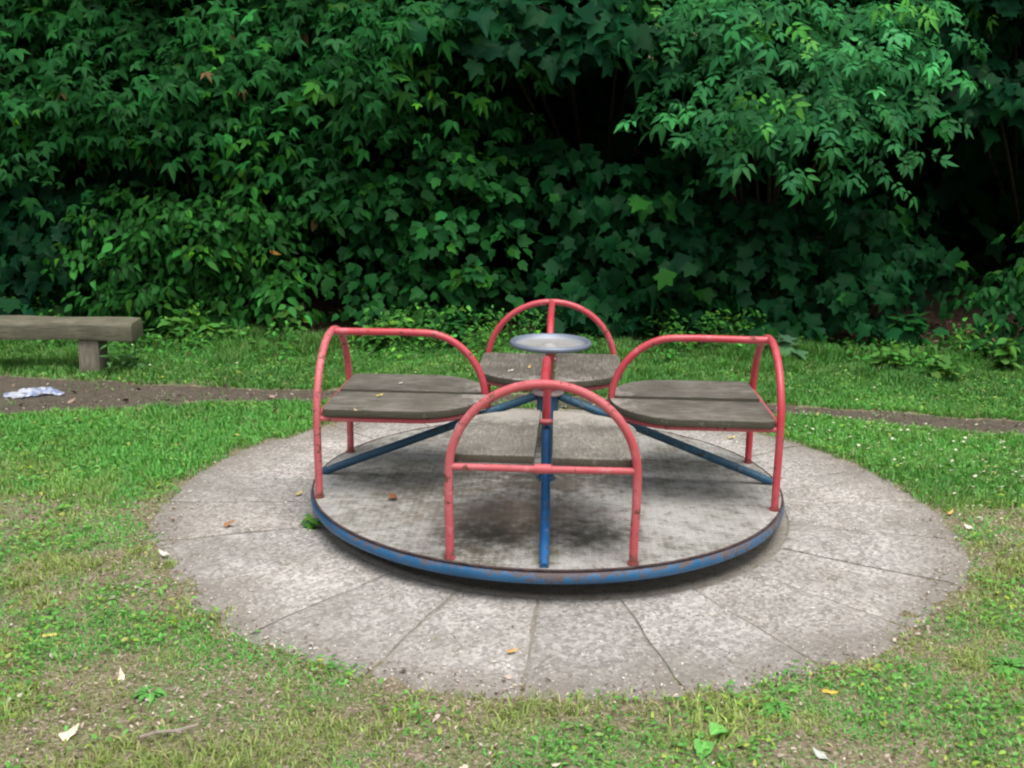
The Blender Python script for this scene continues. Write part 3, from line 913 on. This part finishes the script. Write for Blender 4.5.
def field(x, y):
    """how much grass may grow (0..1) and how lush it is"""
    d = np.hypot(x - PX, y - PY)
    e = PR - 0.045 + (fbm(np.arctan2(y - PY, x - PX) * 5, d * 0, 1.7, 3, 4) - 0.5) * 0.22
    dens = np.clip((d - e) / 0.10 + 0.15, 0, 1) * (d > e)
    yf, yn = path_far(x), path_near(x)
    inp = (y > yn - 0.03) & (y < yf + 0.02)
    dens *= np.where(inp, 0.03 * (vn(x, y, 3, 7) > 0.62), 1)
    # worn brown margins next to the path and in front of the bench
    dens *= np.where((x < -1.9) & (y > yf - 0.1) & (y < yf + 0.16), 0.35, 1)
    hy = hedge_y(x)
    dens *= np.clip((hy + 0.15 - y) / 0.5, 0.0, 1) ** 0.8
    lush = sstep(3.9, 4.9, y + (fbm(x, y, 1.3, 8) - 0.5) * 1.3)
    # ragged bare patches in the foreground
    bare = fbm(x, y, 3.2, 12, 4)
    dens *= np.where(lush < 0.6, 0.30 + 0.70 * sstep(0.38, 0.50, bare), 1.0)
    return dens, lush


GB = 560000
x = rng.uniform(-6.5, 6.5, GB * 2); y = 1.6 + 6.9 * rng.random(GB * 2) ** 1.15
infr = frustum(x, y)
dens, lush = field(x, y)
pk = dens * np.where(infr, 1.0, 0.25)
keep = rng.random(len(x)) < pk
x, y, lush = x[keep][:GB], y[keep][:GB], lush[keep][:GB]
n = len(x)
z = gz(x, y)
patch = fbm(x, y, 3.3, 21, 3); fine = fbm(x, y, 9, 31, 2)
hgt = (0.017 + 0.016 * lush + 0.075 * lush * sstep(6.5, 7.9, y) * sstep(0.38, 0.72, fbm(x, y, 2.2, 91, 3))) * rng.uniform(0.55, 1.45, n) * (0.65 + 0.8 * fine)
hgt *= np.where(lush < 0.5, 0.75 + 0.9 * sstep(0.55, 0.72, patch), 1)
wid = (0.0013 + 0.00026 * y) * rng.uniform(0.7, 1.5, n)
az = rng.uniform(0, 2 * PI, n); lean = rng.uniform(0.15, 1.0, n) * np.where(lush < 0.5, 1.5, 1.0)
dx, dy = np.cos(az), np.sin(az)
sx, sy = -dy, dx
base = np.stack([x, y, z - 0.003], -1)
mid = base + np.stack([dx * hgt * lean * 0.35, dy * hgt * lean * 0.35, hgt * 0.62], -1)
tipp = base + np.stack([dx * hgt * lean, dy * hgt * lean, hgt * (1.05 - 0.25 * lean)], -1)
sv = np.stack([sx, sy, 0 * sx], -1) * wid[:, None]
V = np.stack([base - sv, base + sv, mid - sv * 0.85, mid + sv * 0.85, tipp], 1).reshape(-1, 3)
T0 = np.array([(0, 1, 3), (0, 3, 2), (2, 3, 4)])
T = (T0[None] + (np.arange(n) * 5)[:, None, None]).reshape(-1, 3)
lushc = np.array([0.098, 0.285, 0.058]); dry = np.array([0.21, 0.275, 0.082]); straw = np.array([0.42, 0.37, 0.19])
mixd = sstep(0.42, 0.58, patch + (1 - lush) * 0.0 + (fine - 0.5) * 0.3)[:, None] * (1 - lush[:, None] * 0.8)
c = lushc * (1 - mixd) + dry * mixd
st = (rng.random(n) < (0.015 + 0.10 * (1 - lush)))[:, None]
c = c * (1.25 + 0.25 * (1 - lush[:, None])) * (0.70 + 0.6 * fbm(x, y, 1.3, 77, 3))[:, None] * (1 - 0.26 * sstep(6.0, 6.6, y))[:, None]  # past the path the hedge's shade is put into the grass colour
c = np.where(st, straw, c) * np.exp(rng.normal(0, 0.22, (n, 1)))
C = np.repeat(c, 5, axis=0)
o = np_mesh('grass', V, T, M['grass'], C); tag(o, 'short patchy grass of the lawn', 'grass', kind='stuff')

# undergrowth: low herbs and seedlings too many to count along the hedge foot
n0 = 45000
x = rng.uniform(-6, 6, n0); hy = hedge_y(x); y = hy + rng.uniform(-1.0, 0.55, n0)
cl = fbm(x, y, 1.9, 55, 3)
amt = sstep(0.44, 0.60, cl) * np.clip(1 - np.abs(y - hy + 0.15) / 0.8, 0, 1) * np.where((x > 1.9) & (x < 3.3), 0.45, 1)
keep = rng.random(n0) < amt
x, y, amt = x[keep], y[keep], amt[keep]; n = len(x)
pos = np.stack([x, y, gz(x, y) + 0.02 + rng.random(n) * 0.34 * amt], -1)
az = rng.uniform(0, 2 * PI, n)
tip = norm(np.stack([np.cos(az), np.sin(az) - 0.3, rng.normal(-0.25, 0.25, n)], -1)); nor = norm(rng.normal(0, 0.28, (n, 3)) + np.array([0, -0.35, 0.9]))
V, T, C = leaves(pos, tip, nor, rng.uniform(0.03, 0.065, n), OVATE, lcolor(n, (0.052, 0.18, 0.032), 0.35, 0.06))
o = np_mesh('undergrowth', V, T, M['leaf'], C); tag(o, 'low herbs growing along the hedge foot', 'undergrowth', kind='stuff')

# low broad leaved weeds (clover, moss, daisy leaves) in the lawn
n0 = 190000
x = rng.uniform(-4.5, 4.5, n0); y = 1.7 + 6.3 * rng.random(n0) ** 1.3
dens, lush = field(x, y)
cl = fbm(x, y, 4.5, 40, 3)
keep = (rng.random(n0) < dens * sstep(0.42, 0.58, cl)) & frustum(x, y, 0.6)
x, y, lush = x[keep], y[keep], lush[keep]; n = len(x)
pos = np.stack([x, y, gz(x, y) + rng.uniform(0.004, 0.03, n)], -1)
tip = norm(np.stack([rng.normal(0, 1, n), rng.normal(0, 1, n), rng.normal(0.15, 0.25, n)], -1)); nor = norm(rng.normal(0, 0.3, (n, 3)) + np.array([0, -0.1, 1.0]))
sz = rng.uniform(0.007, 0.020, n) * (1 + 0.10 * y)
V, T, C = leaves(pos, tip, nor, sz, OVATE, lcolor(n, (0.14, 0.36, 0.075), 0.3, 0.12))
o = np_mesh('clover', V, T, M['grass'], C); tag(o, 'low broad leaved weeds among the lawn grass', 'ground cover', kind='stuff')

# dead leaf crumbs and straw lying in the grass and under the hedge
n0 = 60000
x = rng.uniform(-4.8, 4.8, n0); y = np.where(rng.random(n0) < 0.68, rng.uniform(1.8, 4.4, n0), rng.uniform(5.5, 9.3, n0))
d = np.hypot(x - PX, y - PY); br_ = fbm(x, y, 3.2, 12, 4)
hy = hedge_y(x)
pk = np.where(y < 5, (d > PR - 0.12) * np.maximum(0.10 + 0.9 * sstep(0.54, 0.38, br_), 0.9 * (d < PR + 0.04)), np.where(y > hy - 0.15, 0.95, 0.10))
keep = (rng.random(n0) < pk) & frustum(x, y, 0.6)
x, y = x[keep], y[keep]; n = len(x)
pos = np.stack([x, y, gz(x, y) + rng.uniform(0.004, 0.018, n)], -1)
tip = norm(np.stack([rng.normal(0, 1, n), rng.normal(0, 1, n), rng.normal(0, 0.25, n)], -1)); nor = norm(rng.normal(0, 0.35, (n, 3)) + np.array([0, 0, 1.0]))
sz = np.where(y < 5, rng.uniform(0.005, 0.017, n) * np.where(rng.random(n) < 0.05, 1.7, 1), rng.uniform(0.02, 0.06, n))
pal = np.array([(0.20, 0.14, 0.11), (0.36, 0.29, 0.25), (0.46, 0.39, 0.31), (0.11, 0.075, 0.055), (0.42, 0.34, 0.31)])
pc = pal[rng.integers(0, 5, n)]; pc = np.where((y > 5)[:, None], pc * np.array([0.55, 0.45, 0.42]), pc)
V, T, C = leaves(pos, tip, nor, sz, OVATE, pc * np.exp(rng.normal(0, 0.25, (n, 1))))
o = np_mesh('leaf_litter', V, T, M['debris'], C); tag(o, 'crumbs of dead leaves strewn on lawn and hedge foot', 'leaf litter', kind='stuff')

# pale grit and petals on the concrete
n = 3000
a = rng.uniform(0, 2 * PI, n); r = np.sqrt(rng.uniform(1.06 ** 2, 1.75 ** 2, n)); r = np.where(rng.random(n) < 0.35, 1.72 - np.abs(rng.normal(0, 0.10, n)), r)
x, y = PX + r * np.cos(a), PY + r * np.sin(a)
pos = np.stack([x, y, np.where(r < PR - 0.03, 0.027, gz(x, y) + 0.012)], -1)
tip = norm(np.stack([rng.normal(0, 1, n), rng.normal(0, 1, n), rng.normal(0, 0.1, n)], -1)); nor = norm(rng.normal(0, 0.25, (n, 3)) + np.array([0, 0, 1.0]))
pal = np.array([(0.75, 0.73, 0.68), (0.55, 0.50, 0.42), (0.30, 0.23, 0.13), (0.10, 0.08, 0.055)])
V, T, C = leaves(pos, tip, nor, rng.uniform(0.003, 0.011, n) * np.where(rng.random(n) < 0.05, 1.9, 1), OVATE, pal[rng.integers(0, 4, n)])
o = np_mesh('grit', V, T, M['debris'], C); tag(o, 'pale specks of grit and petals on the concrete', 'grit', kind='stuff')

# small stones and bits trodden into the path
n = 1500
x = rng.uniform(-4.6, 4.6, n); f = rng.random(n); y = path_near(x) * (1 - f) + path_far(x) * f
pos = np.stack([x, y, gz(x, y) + 0.016], -1)
tip = norm(np.stack([rng.normal(0, 1, n), rng.normal(0, 1, n), rng.normal(0, 0.2, n)], -1)); nor = norm(rng.normal(0, 0.3, (n, 3)) + np.array([0, 0, 1.0]))
V, T, C = leaves(pos, tip, nor, rng.uniform(0.006, 0.024, n), OVATE, np.array([(0.30, 0.26, 0.22), (0.10, 0.075, 0.05), (0.20, 0.15, 0.11), (0.40, 0.36, 0.31)])[rng.integers(0, 4, n)])
o = np_mesh('stones', V, T, M['debris'], C); tag(o, 'small stones and dead bits on the dirt path', 'stones', kind='stuff')

# daisies: white dots in the green on both sides of the path
n0 = 1500
x = np.concatenate([rng.uniform(-3.6, 4.2, 500), rng.uniform(1.5, 3.2, 1000)]); y = np.concatenate([rng.uniform(6.3, 7.7, 500), rng.uniform(4.1, 5.9, 1000)])
dens, lush = field(x, y)
keep = (rng.random(n0) < dens * np.concatenate([np.full(500, 0.16), np.full(1000, 0.5)])) & (np.hypot(x - PX, y - PY) > PR + 0.08)
x, y = x[keep], y[keep]; n = len(x)
VV, TT, CC = [], [], []; off = 0
ring = np.array([(math.cos(q), math.sin(q)) for q in np.linspace(0, 2 * PI, 9)[:-1]])
zz = gz(x, y)
for i in range(n):
    rr = rng.uniform(0.006, 0.009); h = zz[i] + rng.uniform(0.035, 0.065); tl = rng.normal(0, 0.3, 2) + np.array([0, -0.3])
    Vd = [(x[i], y[i], h + 0.002)] + [(x[i] + rr * q[0], y[i] + rr * q[1], h + rr * (q[0] * tl[0] + q[1] * tl[1])) for q in ring]
    VV += Vd; TT += [(off, off + 1 + k, off + 1 + (k + 1) % 8) for k in range(8)]; CC += [(0.65, 0.5, 0.1)] + [(0.8, 0.8, 0.78)] * 8; off += 9
o = np_mesh('daisies', np.array(VV), np.array(TT), M['debris'], np.array(CC)); tag(o, 'tiny white daisies dotted through the grass', 'daisies', kind='stuff')


# ------------------------------------------------------------------ small plants
def herb(name, label, px, py, h, nleaf, size, color, tmpl=LOBED, group=None, nst=3, cat='plant'):
    g0 = gnd(px, py); x0, y0 = g0[0], g0[1]
    rt = empty(name, (x0, y0, float(gz(x0, y0)))); tag(rt, label, cat, group)
    if h > 0.1: h *= 1.35; size *= 1.2
    P_, T_, N_ = [], [], []; sm = plain('green_stem', (0.06, 0.12, 0.03))
    for s in range(nst):
        b = rng.normal(0, 0.03 + 0.05 * h, 3) * np.array([1, 1, 0]); top = b + np.array([rng.normal(0, 0.12 * h), rng.normal(0, 0.12 * h), h * rng.uniform(0.65, 1)])
        st = MB(); st.tube([b - np.array([0, 0, 0.02]), (b + top) / 2 + rng.normal(0, 0.01, 3), top], [0.004, 0.003, 0.002], 5)
        if h > 0.1: st.build('stem', sm, rt)
        for i in range(nleaf):
            f = 0.15 + 0.85 * (i + 0.5) / nleaf; q = b + (top - b) * f
            for sg in (0, PI):
                az = i * PI / 2 * 1.1 + sg + rng.normal(0, 0.3)
                P_.append(q); T_.append((math.cos(az), math.sin(az), rng.uniform(-0.4, 0.3))); N_.append((math.cos(az) * -0.2, math.sin(az) * -0.2 - 0.2, 1))
    P_, T_, N_ = map(np.array, (P_, T_, N_)); N_ = N_ + rng.normal(0, 0.2, N_.shape)
    V, T, C = leaves(P_, norm(T_), norm(N_), size * rng.uniform(0.6, 1.15, len(P_)), tmpl, lcolor(len(P_), color, 0.18, 0.05))
    np_mesh('foliage', V, T, M['leaf'], C, rt)
    return rt


HG = 'young green plants along the hedge foot'
BR = (0.075, 0.205, 0.040)
herb('nettle_plant', 'bright nettle clump at the hedge foot just right of the bench', 180, 348, 0.20, 5, 0.085, BR, group=HG, nst=6)
herb('nettle_plant', 'smaller bright nettle clump midway between bench and left seat', 224, 352, 0.16, 5, 0.08, BR, group=HG, nst=5)
herb('nettle_plant', 'tall leafy herb against the hedge just left of the left seat arch', 288, 344, 0.24, 5, 0.08, BR, group=HG, nst=5)
herb('tall_weed', 'thin grey green weed growing against the right bench leg', 128, 374, 0.21, 5, 0.06, (0.07, 0.17, 0.055), OVATE, HG, 3)
herb('nettle_plant', 'leafy green clump seen through the left seat arch', 385, 352, 0.2, 5, 0.085, BR, group=HG, nst=6)
herb('nettle_plant', 'leafy green clump between the left seat rail and the back arch', 452, 352, 0.24, 6, 0.085, GREEN, group=HG, nst=6)
herb('nettle_plant', 'dark green herb clump just right of the back arch', 640, 345, 0.24, 6, 0.085, GREEN, group=HG, nst=7)
herb('nettle_plant', 'green herb clump seen through the right seat arch', 700, 352, 0.18, 5, 0.085, GREEN, group=HG, nst=5)
herb('tall_weed', 'pale broad leaved seedling just right of the right seat arch', 792, 366, 0.17, 3, 0.13, (0.08, 0.19, 0.085), MAPLE, HG, 2)
herb('nettle_plant', 'fresh herb on the brown bank right of the right seat', 886, 376, 0.15, 4, 0.08, BR, group=HG, nst=5)
herb('nettle_plant', 'yellowish herb on the brown bank near the right edge', 942, 382, 0.16, 4, 0.09, BR, group=HG, nst=4)
herb('nettle_plant', 'drooping leafy herb under the far right elder', 1005, 372, 0.2, 5, 0.11, BR, OVATE, HG, 5)
herb('nettle_plant', 'dark bushy herb in front of the wide leaved shrub at right', 912, 358, 0.28, 6, 0.085, GREEN, group=HG, nst=7)
herb('grass_tuft', 'small green tuft of weed against the left of the blue rim', 314, 530, 0.07, 4, 0.045, BR, OVATE, None, 5, 'weed')


def rosette(name, label, px, py, spec, color, width=0.3, lobes=0.0):
    """spec: one (azimuth deg, length, rise) per leaf; each leaf is a curved, veined, wavy blade on a short stalk"""
    g0 = gnd(px, py); rt_z = float(gz(g0[0], g0[1]))
    VV, TT, CC = [], [], []; off = 0
    NU, NV = 13, 7
    for az, ln, rise in spec:
        az = math.radians(az + rng.normal(0, 5)); e = np.array([math.cos(az), math.sin(az), 0]); q = np.array([-e[1], e[0], 0])
        ph = rng.uniform(0, 6); cv = np.array(color) * np.exp(rng.normal(0, 0.12))
        for iu in range(NU):
            u = iu / (NU - 1)
            wd = (0.06 + 0.94 * max(0, math.sin(PI * min(1, max(0, (u - 0.18) / 0.82)) ** 0.8)) ** 0.8) * width * ln * (1 if u > 0.18 else 0.12)
            if lobes: wd *= 1 - lobes * (0.5 + 0.5 * math.cos(u * 34 + ph))
            for iv in range(NV):
                v = iv / (NV - 1) * 2 - 1
                zz_ = ln * (rise * u - (rise * 0.75 + 0.25) * u * u) + abs(v) * wd * 0.35 + 0.02 * ln * math.sin(u * 15 + ph + v * 2) * abs(v)
                VV.append(e * (u * ln) + q * (v * wd * (1 + 0.08 * math.sin(u * 21 + ph))) + np.array([0, 0, zz_ + 0.008]))
                vein = 1.0 + (0.55 if iv == NV // 2 else 0.16 * (math.sin(u * 40 + abs(v) * 6) > 0.4))
                CC.append(cv * vein)
        for iu in range(NU - 1):
            for iv in range(NV - 1):
                i0 = off + iu * NV + iv
                TT += [(i0, i0 + 1, i0 + NV + 1), (i0, i0 + NV + 1, i0 + NV)]
        off += NU * NV
    o = np_mesh(name, np.array(VV), np.array(TT), M['leaf'], np.array(CC), smooth=True); o.location = (g0[0], g0[1], rt_z)
    tag(o, label, 'weed')
    return o


rosette('dock_plant', 'broad leaved dock plant in the grass at bottom right of centre', 706, 748, [(250, 0.085, 0.5), (40, 0.085, 0.8), (140, 0.05, 0.5)], (0.13, 0.36, 0.085), 0.32)
rosette('dandelion_plant', 'green dandelion rosette near the lower right edge of the lawn', 1006, 678, [(a, rng.uniform(0.06, 0.10), rng.uniform(0.3, 0.8)) for a in range(0, 360, 28)], (0.10, 0.28, 0.06), 0.17, 0.45)
rosette('plantain_plant', 'small plantain rosette in the lawn at lower left', 150, 700, [(a, rng.uniform(0.035, 0.055), 0.4) for a in range(0, 360, 42)], (0.11, 0.29, 0.07), 0.26)
rosette('dandelion_plant', 'low dandelion rosette right of the dock plant below the slabs', 776, 716, [(a, rng.uniform(0.04, 0.06), 0.4) for a in range(0, 360, 33)], (0.10, 0.28, 0.06), 0.18, 0.45)


# ------------------------------------------------------------------ fallen leaves and litter
def fallen(label, pos, size, color, rz, tmpl=OVATE, curl=1.0, name='fallen_leaf', cat='fallen leaf', stalk=True):
    V0, T0 = tmpl
    size = size * 0.85
    V = V0.copy() * size; V[:, 2] = (V0[:, 2] * -1.2 * curl + 0.12 * np.sin(V0[:, 0] * 6 + V0[:, 1] * 4)) * size
    V[:, 2] -= V[:, 2].min()
    n = len(V)
    Vb = V - np.array([0, 0, 0.0012])
    Tt = np.concatenate([T0, T0[:, ::-1] + n])
    me_v = np.concatenate([V, Vb])
    if stalk:
        k = len(me_v)
        me_v = np.concatenate([me_v, np.array([(0, 0.0015, 0.002), (0, -0.0015, 0.002), (-0.45 * size, 0.12 * size, 0.004)])])
        Tt = np.concatenate([Tt, np.array([(k, k + 1, k + 2)])])
    t = plain(name + '_tissue', color, 0.7, 0.25, 60, 0.3)
    o = np_mesh(name, me_v, Tt, t); o.location = pos; o.rotation_euler = (rng.normal(0, 0.08), rng.normal(0, 0.08), rz)
    tag(o, label, cat)
    return o


ztop = HS + 0.0405
fallen('yellow leaf lying on the left seat', gnd(376, 396, ztop), 0.035, (0.50, 0.42, 0.10), 0.3)
fallen('orange brown curled leaf on the back seat beside the column', gnd(528, 368, ztop), 0.035, (0.55, 0.33, 0.10), 1.2, curl=1.6)
fallen('tan leaf near the outer edge of the left seat', gnd(356, 411, ztop), 0.03, (0.42, 0.33, 0.18), 2.0)
fallen('orange leaf lying flat on the front concrete slab', gnd(507, 652, 0.03), 0.045, (0.50, 0.30, 0.09), 0.4)
fallen('rusty brown crumpled leaf on the platform left of the front arch', gnd(396, 499, ZT + 0.004), 0.05, (0.20, 0.075, 0.04), 2.4, LOBED, 1.6)
fallen('yellow leaf in the grass by the right front edge of the concrete', gnd(822, 691, 0.02), 0.055, (0.62, 0.40, 0.08), -0.5)
fallen('cream leaf standing on edge in the grass at lower left', gnd(121, 681, 0.02), 0.05, (0.72, 0.66, 0.45), 1.9, curl=1.8)
fallen('pale yellow leaf in the grass at the left edge', gnd(42, 636, 0.02), 0.06, (0.58, 0.50, 0.15), 0.1)
fallen('forked cream leaf in the bottom left corner of the lawn', gnd(60, 740, 0.02), 0.065, (0.66, 0.60, 0.42), 0.9, LOBED, 1.4)
fallen('whitish leaf at the far left edge of the lawn', gnd(4, 702, 0.02), 0.06, (0.72, 0.68, 0.60), 0.6)
fallen('yellow leaf lying under the right seat on the concrete', gnd(728, 438, 0.03), 0.05, (0.52, 0.42, 0.13), 0.2)
fallen('yellow leaf on the concrete left of the roundabout', gnd(296, 495, 0.03), 0.05, (0.48, 0.40, 0.14), 1.0)
fallen('brown leaf on the concrete near its left edge', gnd(224, 526, 0.03), 0.055, (0.30, 0.15, 0.07), 0.4, LOBED, 1.2)
fallen('green yellow leaf beside the dock plant', gnd(735, 745, 0.02), 0.05, (0.36, 0.42, 0.10), -0.4)
fallen('silvery dry leaf in the lawn at bottom right', gnd(828, 760, 0.02), 0.055, (0.42, 0.44, 0.40), 2.5)
fallen('pale leaf on the left rim of the concrete ring', gnd(170, 556, 0.03), 0.06, (0.55, 0.50, 0.44), 2.9)
fallen('white feather like scrap on the back seat left of the column', gnd(508, 371, ztop), 0.03, (0.75, 0.74, 0.72), 0.1, name='paper_scrap', cat='scrap', stalk=False)
fallen('white crumb of paper on the left seat rear plank', gnd(399, 383, ztop), 0.018, (0.8, 0.8, 0.78), 0.1, name='paper_scrap', cat='scrap', stalk=False)
fallen('orange leaf at the right edge of the concrete by the grass', gnd(948, 514, 0.03), 0.05, (0.55, 0.36, 0.12), 0.7)
fallen('cream leaf on the grass right of the concrete ring', gnd(974, 529, 0.03), 0.05, (0.68, 0.62, 0.50), 2.4)

# twig
g0 = gnd(165, 735, 0.028)
mb = MB(); mb.tube([(-0.06, -0.02, 0.004), (-0.02, 0.0, 0.008), (0.03, 0.012, 0.006), (0.075, 0.04, 0.008)], [0.005, 0.0055, 0.005, 0.003], 7)
mb.tube([(0.02, 0.01, 0.007), (0.045, -0.006, 0.012)], [0.003, 0.002], 5)
o = mb.build('twig', plain('grey_twig', (0.32, 0.27, 0.23), 0.9, 0.1)); o.location = g0
tag(o, 'short grey broken twig in the grass at lower left', 'twig')

# crumpled plastic wrapper on the path
g0 = gnd(34, 396, 0.012)
nu, nv = 34, 14
U, Vv = np.meshgrid(np.linspace(-1, 1, nu), np.linspace(-1, 1, nv))
env = (1 - np.abs(U) ** 2.5)
X = U * 0.17; Yy = Vv * 0.05 * (0.45 + 0.55 * env) + 0.02 * np.sin(U * 4)
Z = 0.006 + 0.038 * env * (1 - Vv ** 2) ** 0.6 * (0.45 + 0.9 * fbm(X, Yy, 16, 3)) + 0.03 * (fbm(X, Yy, 50, 5) - 0.5)
top = np.stack([X, Yy, Z], -1).reshape(-1, 3)
bot = top.copy(); bot[:, 2] = np.minimum(bot[:, 2] - 0.002, 0.002)
i = (np.arange(nv - 1)[:, None] * nu + np.arange(nu - 1)[None, :]).ravel()
Tq = np.concatenate([np.stack([i, i + 1, i + nu + 1], 1), np.stack([i, i + nu + 1, i + nu], 1)])
t = NT('blue_white_film'); n1 = t.noise(13, 3); n2 = t.noise(30, 3)
c = t.mix(t.ramp(n1, [(0.45, 0), (0.52, 1)]), (0.42, 0.44, 0.50), (0.20, 0.25, 0.38))
c = t.mix(t.ramp(n2, [(0.62, 0), (0.66, 1)]), c, (0.16, 0.13, 0.12))
pm = t.principled(c, 0.3, spec=0.6)
o = np_mesh('plastic_wrapper', np.concatenate([top, bot]), np.concatenate([Tq, Tq[:, ::-1] + nu * nv]), pm)
o.location = (g0[0], g0[1], float(gz(g0[0], g0[1])) + 0.014); o.rotation_euler = (0, 0, 0.35)
tag(o, 'crumpled white and blue plastic wrapper on the dirt in front of the bench', 'litter')

# ------------------------------------------------------------------ render settings
scene.render.engine = 'CYCLES'
cy = scene.cycles
cy.use_denoising = True
try: cy.denoiser = 'OPENIMAGEDENOISE'
except Exception: pass
cy.max_bounces = 6; cy.diffuse_bounces = 4; cy.glossy_bounces = 2; cy.transmission_bounces = 3; cy.transparent_max_bounces = 4
cy.caustics_reflective = False; cy.caustics_refractive = False
cy.pixel_filter_type = 'BLACKMAN_HARRIS'; cy.filter_width = 2.2
vs_ = scene.view_settings
vs_.view_transform = 'Standard'; vs_.look = 'None'; vs_.exposure = 0.55; vs_.gamma = 1.0; vs_.use_curve_mapping = False
